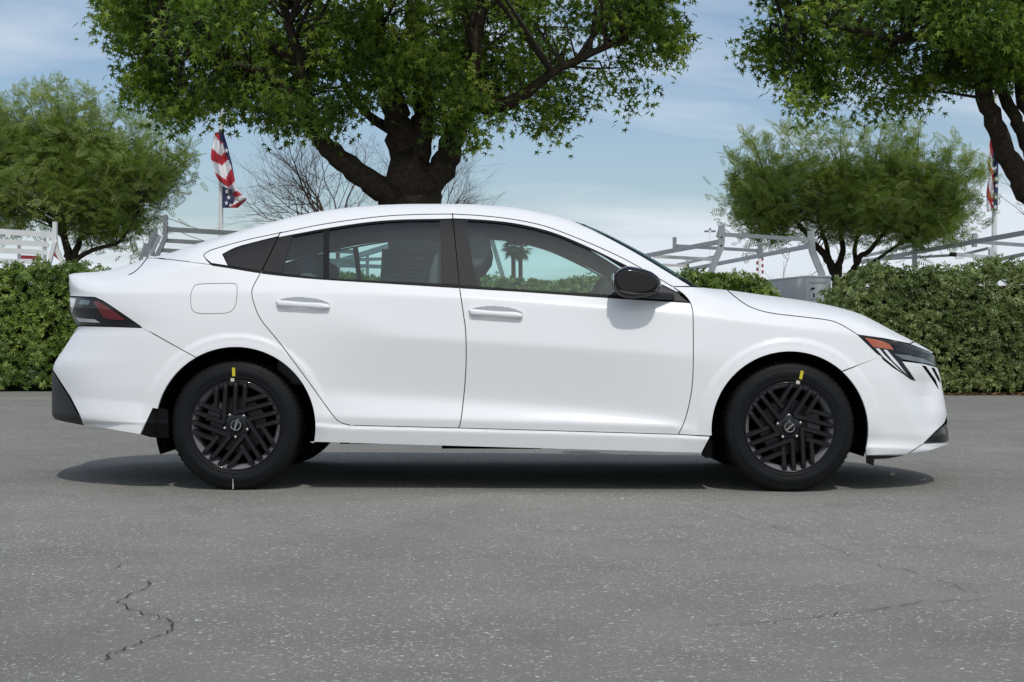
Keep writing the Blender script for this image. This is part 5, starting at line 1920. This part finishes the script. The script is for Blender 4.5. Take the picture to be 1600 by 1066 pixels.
dn = Vector((0, 0, -1))
slab(c0, dv * 2.8, sv_ * 0.46, dn * 1.05, 'locker', 'body_grey', tr1)
slab(c0 + Vector((0, 0, 0.012)) - dv * 0.015 - sv_ * 0.012, dv * 2.83, sv_ * 0.485, dn * 0.03, 'locker_lid', 'rack_grey', tr1)
slab(c0 + sv_ * 0.05 - dv * 0.012 + dn * 0.05, dv * 0.012, sv_ * 0.34, dn * 0.07, 'locker_door', 'body_grey', tr1)
slab(c0 - sv_ * 1.55, dv * 2.8, sv_ * 0.42, dn * 1.05, 'locker', 'body_grey', tr1)
slab(c0 - sv_ * 1.13 + dn * 1.0, dv * 2.8, sv_ * 1.13, dn * 0.08, 'truck_bed', 'body_grey', tr1)
cabb = slab(c0 - sv_ * 1.55 + dv * 2.95 + dn * 0.25, dv * 1.9, sv_ * 2.0, dn * 0.95, 'cab', 'rack_white', tr1, 0.05)
truck_wheels(tr1, (c0.x - 1.3, c0.x + 0.15), (c0.y + 0.9, c0.y + 3.6))
st = slab(c0 + sv_ * 0.075 - dv * 0.018 + dn * 0.16, dv * 0.005, sv_ * 0.105, dn * 0.22, 'sticker', 'flag_white', tr1, 0)
for du, dw, dh, dd in ((0.02, 0.065, 0.03, 0.03), (0.012, 0.03, 0.025, 0.055), (0.055, 0.028, 0.07, 0.125)):
    slab(c0 + sv_ * (0.075 + du) - dv * 0.021 + dn * (0.16 + dd), dv * 0.002, sv_ * dw, dn * dh, 'sticker_print', 'dark_hole', st, 0)
tri = MB()
q = [pt((1280.5, 444.5, Y1 + .44)), pt((1288.5, 444.5, Y1 + .44)), pt((1284.5, 450.5, Y1 + .44))]
tri.add(q + [p + Vector((0, .004, 0)) for p in q], [(0, 2, 1), (3, 4, 5), (0, 1, 4, 3), (1, 2, 5, 4), (2, 0, 3, 5)])
tri.build('triangle_mark', MATS['lamp_head'], tr1)

# -- second rack, over the dark hedge on the right
Y2 = 17.8
tr2 = empty('service_truck', (float(at(1620, 533, Y2)[0]), Y2 + 2, 0))
tag(tr2, 'work truck with long grey ladder rack showing over the dark rounded hedge', 'truck', 'work trucks behind the hedges')
beam('rack_rail', (1700, 346, Y2), (1347, 409.5, Y2 + 9.5), 8, 'rack_grey', tr2)
beam('rack_rail', (1430, 383, Y2 + 7.5), (1352, 400, Y2 + 9.6), 4.5, 'rack_grey', tr2)
beam('rack_rail', (1520, 397, Y2 + 6.5), (1352, 407, Y2 + 9.3), 4, 'rack_grey', tr2)
beam('rack_post', (1429, 377, Y2 + 7.3), (1429, 420, Y2 + 7.3), 8, 'rack_grey', tr2)
beam('rack_brace', (1431, 379, Y2 + 7.3), (1448, 393, Y2 + 7.1), 5, 'rack_grey', tr2)
beam('rack_post', (1522.5, 365, Y2 + 4.2), (1522.5, 386, Y2 + 4.2), 8, 'rack_grey', tr2)
beam('rack_rail', (1527, 378, Y2 + 4.2), (1640, 386, Y2 + 4.5), 5.5, 'rack_grey', tr2)
beam('rack_rail', (1486, 397, Y2 + 5.6), (1546, 402, Y2 + 5.8), 5.5, 'rack_grey', tr2)
beam('rack_rail', (1545, 388, Y2 + 5.8), (1500, 399, Y2 + 7.2), 4, 'rack_grey', tr2)
beam('rack_post', (1548, 387, Y2 + 5.9), (1548, 430, Y2 + 5.9), 7, 'rack_grey', tr2)
beam('rack_brace', (1550, 390, Y2 + 5.9), (1561, 404, Y2 + 5.9), 4, 'rack_grey', tr2)
beam('rack_rail', (1700, 377, Y2 + 2.6), (1549, 408, Y2 + 6.4), 6, 'rack_grey', tr2)
beam('rail_stop', (1484, 397.5, Y2 + 5.55), (1494, 398.5, Y2 + 5.55), 6, 'dark_hole', tr2)
b2 = pt((1560, 462, Y2 + 2))
slab(b2, dv * 5.0, sv_ * 2.0, dn * 0.9, 'truck_bed', 'body_grey', tr2)
slab(b2 + dv * 5.1 + Vector((0, 0, .35)), dv * 1.9, sv_ * 1.95, dn * 1.2, 'cab', 'rack_white', tr2, 0.06)
truck_wheels(tr2, (b2.x + .1, b2.x + 1.7), (b2.y + 1.0, b2.y + 5.2))

# -- white stake bed on the left
Y3 = 19.0
tr3 = empty('stake_truck', (float(at(20, 533, Y3)[0]), Y3 + 1, 0))
tag(tr3, 'white stake-sided truck bed above the long hedge, red bits inside', 'truck', 'work trucks behind the hedges')
for y0, y1, x1, h in ((362, 367.8, 84, 8.5), (377.5, 382, 76, 8.0), (391, 395, 74, 8.0), (406.5, 410, 70, 6.5)):
    beam('side_board', (x1, y1, Y3), (-120, y0 - (y1 - y0) * 1.4, Y3 - .6), h, 'rack_white', tr3, h=0.05)
bent('stake', [(86, 347, Y3 - .05), (86, 376, Y3 - .05), (88.5, 390, Y3 - .05), (97, 409, Y3 - .05), (98, 462, Y3 - .05)], 6.5, 'rack_white', tr3)
bent('stake', [(86, 378, Y3 - .1), (82, 392, Y3 - .1), (77, 412, Y3 - .1)], 6, 'rack_white', tr3)
for sx in (70, 30, -30):
    beam('stake', (sx, 372, Y3 + .05), (sx, 460, Y3 + .05), 5, 'rack_white', tr3)
beam('red_load', (63, 403, Y3 + .6), (28, 401.5, Y3 + .6), 5.5, 'red_paint', tr3)
beam('red_load', (94, 405, Y3 + .8), (84, 396, Y3 + .8), 5, 'red_paint', tr3)
b3 = pt((100, 458, Y3 - .1))
slab(b3 + Vector((-4.2, 0, 0)), Vector((4.2, 0, 0)), Vector((0, 2.1, 0)), dn * 0.22, 'truck_bed', 'rack_white', tr3)
slab(b3 + Vector((-6.2, 0, .3)), Vector((1.9, 0, 0)), Vector((0, 2.0, 0)), dn * 1.2, 'cab', 'rack_white', tr3, 0.06)
truck_wheels(tr3, (b3.x - 0.9, b3.x - 5.0), (b3.y + 0.2, b3.y + 1.8))

# -- grey stake bed behind the boot
Y4 = 18.5
tr4 = empty('stake_truck', (float(at(330, 533, Y4)[0]), Y4 + 1, 0))
tag(tr4, 'weathered grey stake-sided truck bed showing over the boot of the white car', 'truck', 'work trucks behind the hedges')
bent('stake', [(258, 336, Y4), (258.5, 356, Y4), (258, 372, Y4), (252, 386, Y4), (243, 404, Y4), (241, 462, Y4)], 6.5, 'board_grey', tr4)
beam('side_board', (261, 358.4, Y4 + .04), (560, 376, Y4 + .5), 7.5, 'board_grey', tr4, h=0.05)
beam('side_board', (260, 376, Y4 + .04), (560, 394, Y4 + .5), 6.5, 'board_grey', tr4, h=0.05)
beam('side_board', (252, 391, Y4 + .04), (560, 410, Y4 + .5), 6.5, 'board_grey', tr4, h=0.05)
for a, b, w, mt in (((239, 365, Y4 + .3), (228, 402, Y4 + .3), 6, 'tarp_grey'), ((250, 368, Y4 + .2), (236, 398, Y4 + .2), 5, 'rack_white'), ((243, 358, Y4 + .5), (238, 400, Y4 + .5), 7, 'tarp_grey'), ((228, 380, Y4 + .4), (219, 408, Y4 + .4), 5, 'tarp_grey')):
    beam('loose_board', a, b, w, mt, tr4)
beam('bed_post', (470, 368, Y4 + .35), (470, 462, Y4 + .35), 6, 'board_grey', tr4)
for a, b in (((262, 341, Y4 + .1), (345, 366, Y4 + 1.5)), ((260, 352, Y4 + .1), (330, 380, Y4 + 1.5))):
    mb = MB()
    A, B = pt(a), pt(b)
    mb.tube([A, (A + B) / 2 - Vector((0, 0, .03)), B], 0.006, 5)
    mb.build('cable', MATS['lamp_head'], tr4)
b4 = pt((240, 458, Y4 + .1))
slab(b4, Vector((4.6, 0, 0)), Vector((0, 2.1, 0)), dn * 0.22, 'truck_bed', 'board_grey', tr4)
truck_wheels(tr4, (b4.x + 0.9, b4.x + 3.9), (b4.y + 0.2, b4.y + 1.8))

# -- white rack that shows through the rear side window
Y5 = 18.2
tr5 = empty('service_truck', (float(at(580, 533, Y5)[0]), Y5 + 1.5, 0))
tag(tr5, 'white ladder rack seen through the rear side window of the car', 'truck', 'work trucks behind the hedges')
beam('rack_rail', (628, 379, Y5), (498, 418, Y5 + 3), 8, 'rack_white', tr5)
beam('rack_rail', (640, 403, Y5 + 1), (560, 406, Y5 + 1.2), 5, 'rack_white', tr5)
beam('rack_rail', (700, 420, Y5 + 1.5), (500, 414, Y5 + 1.5), 6, 'rack_white', tr5)
beam('rack_post', (574, 398, Y5 + 1.4), (574, 466, Y5 + 1.4), 6, 'rack_white', tr5)
beam('rack_post', (625, 378, Y5 + .1), (625, 466, Y5 + .1), 6, 'rack_white', tr5)
beam('rack_brace', (768, 374, Y5 + .2), (796, 466, Y5 + .2), 7, 'rack_white', tr5)
beam('rack_rail', (770, 375, Y5 + .2), (628, 380, Y5 + .1), 6, 'rack_white', tr5)
b5 = pt((520, 462, Y5))
slab(b5, Vector((3.6, 0, 0)), Vector((0, 2.0, 0)), dn * 0.5, 'truck_bed', 'rack_white', tr5)
truck_wheels(tr5, (b5.x + 0.7, b5.x + 3.0), (b5.y + 0.2, b5.y + 1.8))


# -- flags
def flagpole(px, w, y_top, Y, label):
    b0, t0 = at(px, 533, Y), at(px, y_top, Y)
    r = w / 2 * (Y - CAM_Y) / FPX
    mb = MB()
    z = float(t0[2])
    mb.lathe([(r * 1.6, 0), (r * 1.6, .12), (r * 1.15, .15), (r, z * .3), (r * .8, z)], 16)
    # lathe turns about Y: stand it up
    mb.v = [(v[0], v[2], v[1]) for v in mb.v]
    t = empty('flagpole', (float(b0[0]), Y, 0))
    o = mb.build('pole', MATS['pole_white'], t, True)
    o.location = (0, 0, 0)
    bm_ = MB()
    bm_.tube([(0, 0, z + r * k) for k in (0.0, .6, 1.4, 2.0, 2.4)], [r * .4, r * 1.4, r * 1.5, r, r * .1], 12)
    o = bm_.build('finial', MATS['pole_white'], t, True)
    o.location = (0, 0, 0)
    tag(t, label, 'flagpole', 'white flagpoles')
    return t


flagpole(344.5, 8.0, 150, 40.0, 'white flagpole rising beside the grey stake-sided bed')
flagpole(1553, 8.5, 150, 40.0, 'white flagpole rising behind the long right-hand ladder rack')


def drape(label, left, right, Y, colour_fn, stars, nu=72, nv=26):
    """Limp flag: left and right outline points from top to bottom, folds running down the cloth."""
    L = cr(left, 8)
    Rr = cr(right, 8)
    f = lambda c, u: (np.interp(u, np.linspace(0, 1, len(c)), [p[0] for p in c]), np.interp(u, np.linspace(0, 1, len(c)), [p[1] for p in c]))
    u = np.linspace(0, 1, nu)
    v = np.linspace(0, 1, nv)
    lx, ly = f(L, u)
    rx, ry = f(Rr, u)
    S = lx[:, None] + (rx - lx)[:, None] * v
    T = ly[:, None] + (ry - ly)[:, None] * v
    Yd = Y - 0.12 + 0.09 * np.sin(v * 11 + u[:, None] * 3.0) + 0.04 * np.sin(u[:, None] * 17 + v * 4)
    P = at(S, T, Yd)
    t = empty('flag', tuple(float(a) for a in P[nu // 2, nv // 2]))
    tag(t, label, 'flag', 'drooping striped flags')
    bins = {'flag_red': [], 'flag_white': [], 'flag_blue': []}
    for i in range(nu - 1):
        for j in range(nv - 1):
            bins[colour_fn((i + .5) / (nu - 1), (j + .5) / (nv - 1))].append((i * nv + j, (i + 1) * nv + j, (i + 1) * nv + j + 1, i * nv + j + 1))
    me = bpy.data.meshes.new('cloth')
    V = P.reshape(-1, 3)
    allf, mi = [], []
    for k, nm in enumerate(bins):
        allf += bins[nm]
        mi += [k] * len(bins[nm])
        me.materials.append(MATS[nm])
    me.from_pydata([tuple(map(float, p)) for p in V], [], allf)
    me.polygons.foreach_set('material_index', mi)
    me.polygons.foreach_set('use_smooth', [True] * len(allf))
    me.update()
    o = bpy.data.objects.new('cloth', me)
    link(o, t)
    for su_, sv2 in stars:
        i, j = int(su_ * (nu - 1)), int(sv2 * (nv - 1))
        c = V[i * nv + j] + np.array([0, -0.03, 0])
        mb = MB()
        pts = [(c[0], c[1] - .004, c[2])]
        for k in range(10):
            a = R(90 + 36 * k)
            r = 0.085 if k % 2 == 0 else 0.035
            pts.append((c[0] + r * .8 * math.cos(a), c[1], c[2] + r * math.sin(a)))
        mb.add(pts, [(0, 1 + k, 1 + (k + 1) % 10) for k in range(10)])
        mb.build('star', MATS['flag_white'], t)
    return t


def col_left(u, v):
    if v > 0.62 + u * 0.75 - (0.16 if u < .1 else 0):
        return 'flag_blue'
    if u > 0.66 and v < 0.55 - (u - 0.66) * 0.2:
        return 'flag_blue'
    if v > 0.5:
        k = (u * 8.6 + (v - .5) * 1.6 - 0.25)
    else:
        k = (u * 7.2 - v * 1.2 + 0.85)
    return 'flag_red' if int(math.floor(k)) % 2 == 0 else 'flag_white'


drape('limp striped flag hanging on the pole beside the grey stake-sided bed',
      [(336, 207), (332, 225), (329.5, 245), (333, 260), (339, 278), (346, 288), (347.5, 300), (347, 314), (347.5, 325)],
      [(349, 207), (355, 226), (359, 242), (362.5, 256), (366.6, 279), (371, 297), (379, 305), (385.5, 311), (372, 325)],
      39.8, col_left, [(0.2, 0.9), (0.74, 0.25), (0.84, 0.30), (0.92, 0.2), (0.95, 0.4)])


def col_right(u, v):
    if v > 0.52 - 0.10 * math.sin(u * 6):
        return 'flag_blue'
    k = u * 6.5 - v * 2.2
    return 'flag_red' if int(math.floor(k)) % 2 == 0 else 'flag_white'


drape('limp striped flag with blue starry field hanging behind the leaning limb',
      [(1549, 205), (1546, 225), (1543, 246), (1543.5, 262), (1544.5, 275), (1541.5, 300), (1541.5, 318), (1542.5, 331)],
      [(1558, 205), (1560, 225), (1560.5, 245), (1560, 262), (1560, 280), (1559.5, 300), (1559, 315), (1558.8, 329)],
      39.8, col_right, [(0.3, 0.8), (0.44, 0.78), (0.46, 0.5), (0.58, 0.82), (0.72, 0.62), (0.8, 0.8), (0.88, 0.6), (0.94, 0.78), (0.66, 0.85)])

# -- tall lot light, striped marker poles
Y6 = 80.0
lp = empty('street_lamp', (float(at(1109.5, 533, Y6)[0]), Y6, 0))
tag(lp, 'slim lot light with flat twin heads seen past the grey ladder rack', 'lamp post')
a, b = pt((1109.5, 533, Y6)), pt((1109.5, 362, Y6))
mb = MB()
mb.tube([(a.x, Y6, 0), b], [0.07, 0.05], 10)
mb.build('pole', MATS['rack_white'], lp, True)
for sx in (-1, 1):
    mb = MB()
    mb.box(b + Vector((sx * 0.2, 0, .02)), (0.26, 0.3, 0.10))
    mb.build('lamp_head', MATS['lamp_head'], lp, bevel=0.02)
mb = MB()
mb.box(b + Vector((0, 0, .14)), (0.12, 0.12, 0.14))
mb.build('sensor', MATS['lamp_head'], lp)
Y7 = 34.0
mk = empty('marker_pole', (float(at(1187, 533, Y7)[0]), Y7, 0))
tag(mk, 'white marker pole with red bands between the ladder rack and the locker', 'pole')
a, b = pt((1187.3, 533, Y7)), pt((1187.3, 398, Y7))
mb = MB()
mb.tube([(a.x, Y7, 0), b], 0.045, 12)
mb.build('pole', MATS['pole_white'], mk, True)
for k in range(6):
    p = pt((1187.3, 403 + k * 10, Y7))
    for sx in (-1, 1):
        mb = MB()
        mb.box(p + Vector((sx * .075, 0, -0.04 * sx)), (0.05, 0.03, 0.09))
        mb.build('red_band', MATS['red_paint'], mk)
    mb = MB()
    mb.box(p + Vector((0, 0.03, 0)), (0.2, 0.02, 0.02))
    mb.build('band_clip', MATS['pole_white'], mk)

# =================================================================== cracks in the asphalt
pmat('crack_dark', (0.050, 0.050, 0.050), 0.95, spec=0.0)


def crack(pts, w, seed):
    rs = random.Random(seed)
    P = []
    for i in range(len(pts) - 1):
        for k in range(6):
            u = k / 6
            P.append((pts[i][0] + (pts[i + 1][0] - pts[i][0]) * u + rs.gauss(0, 2.6), pts[i][1] + (pts[i + 1][1] - pts[i][1]) * u + rs.gauss(0, 1.4)))
    P.append(pts[-1])
    G = []
    for px, py in P:
        dy = 533 - py + (px - 800) * SA
        Yg = -CAM_Z * FPX / dy + CAM_Y
        G.append(Vector(at(px, py, Yg)))
    V, F = [], []
    for i, p in enumerate(G):
        d = (G[min(i + 1, len(G) - 1)] - G[max(i - 1, 0)])
        d.z = 0
        s = d.normalized().cross(Vector((0, 0, 1))) * w * rs.uniform(.15, 1.0)
        V += [(p.x - s.x, p.y - s.y, 0.004), (p.x + s.x, p.y + s.y, 0.004)]
    for i in range(len(G) - 1):
        F.append((2 * i, 2 * i + 1, 2 * i + 3, 2 * i + 2))
    mb = MB()
    mb.add(V, F)
    return mb.build('crack', MATS['crack_dark'], ground)


crack([(235, 907), (228, 921), (182, 943), (213, 955), (228, 962), (270, 975), (262, 990), (222, 1006), (172, 1022), (167, 1034)], 0.0032, 3)
crack([(1110, 981), (1180, 976), (1240, 968), (1300, 962), (1370, 953), (1440, 943), (1540, 936)], 0.0022, 5)
crack([(1090, 790), (1180, 815), (1260, 838), (1340, 876), (1400, 889), (1470, 908), (1530, 930)], 0.0017, 8)
crack([(175, 890), (200, 878)], 0.0017, 9)
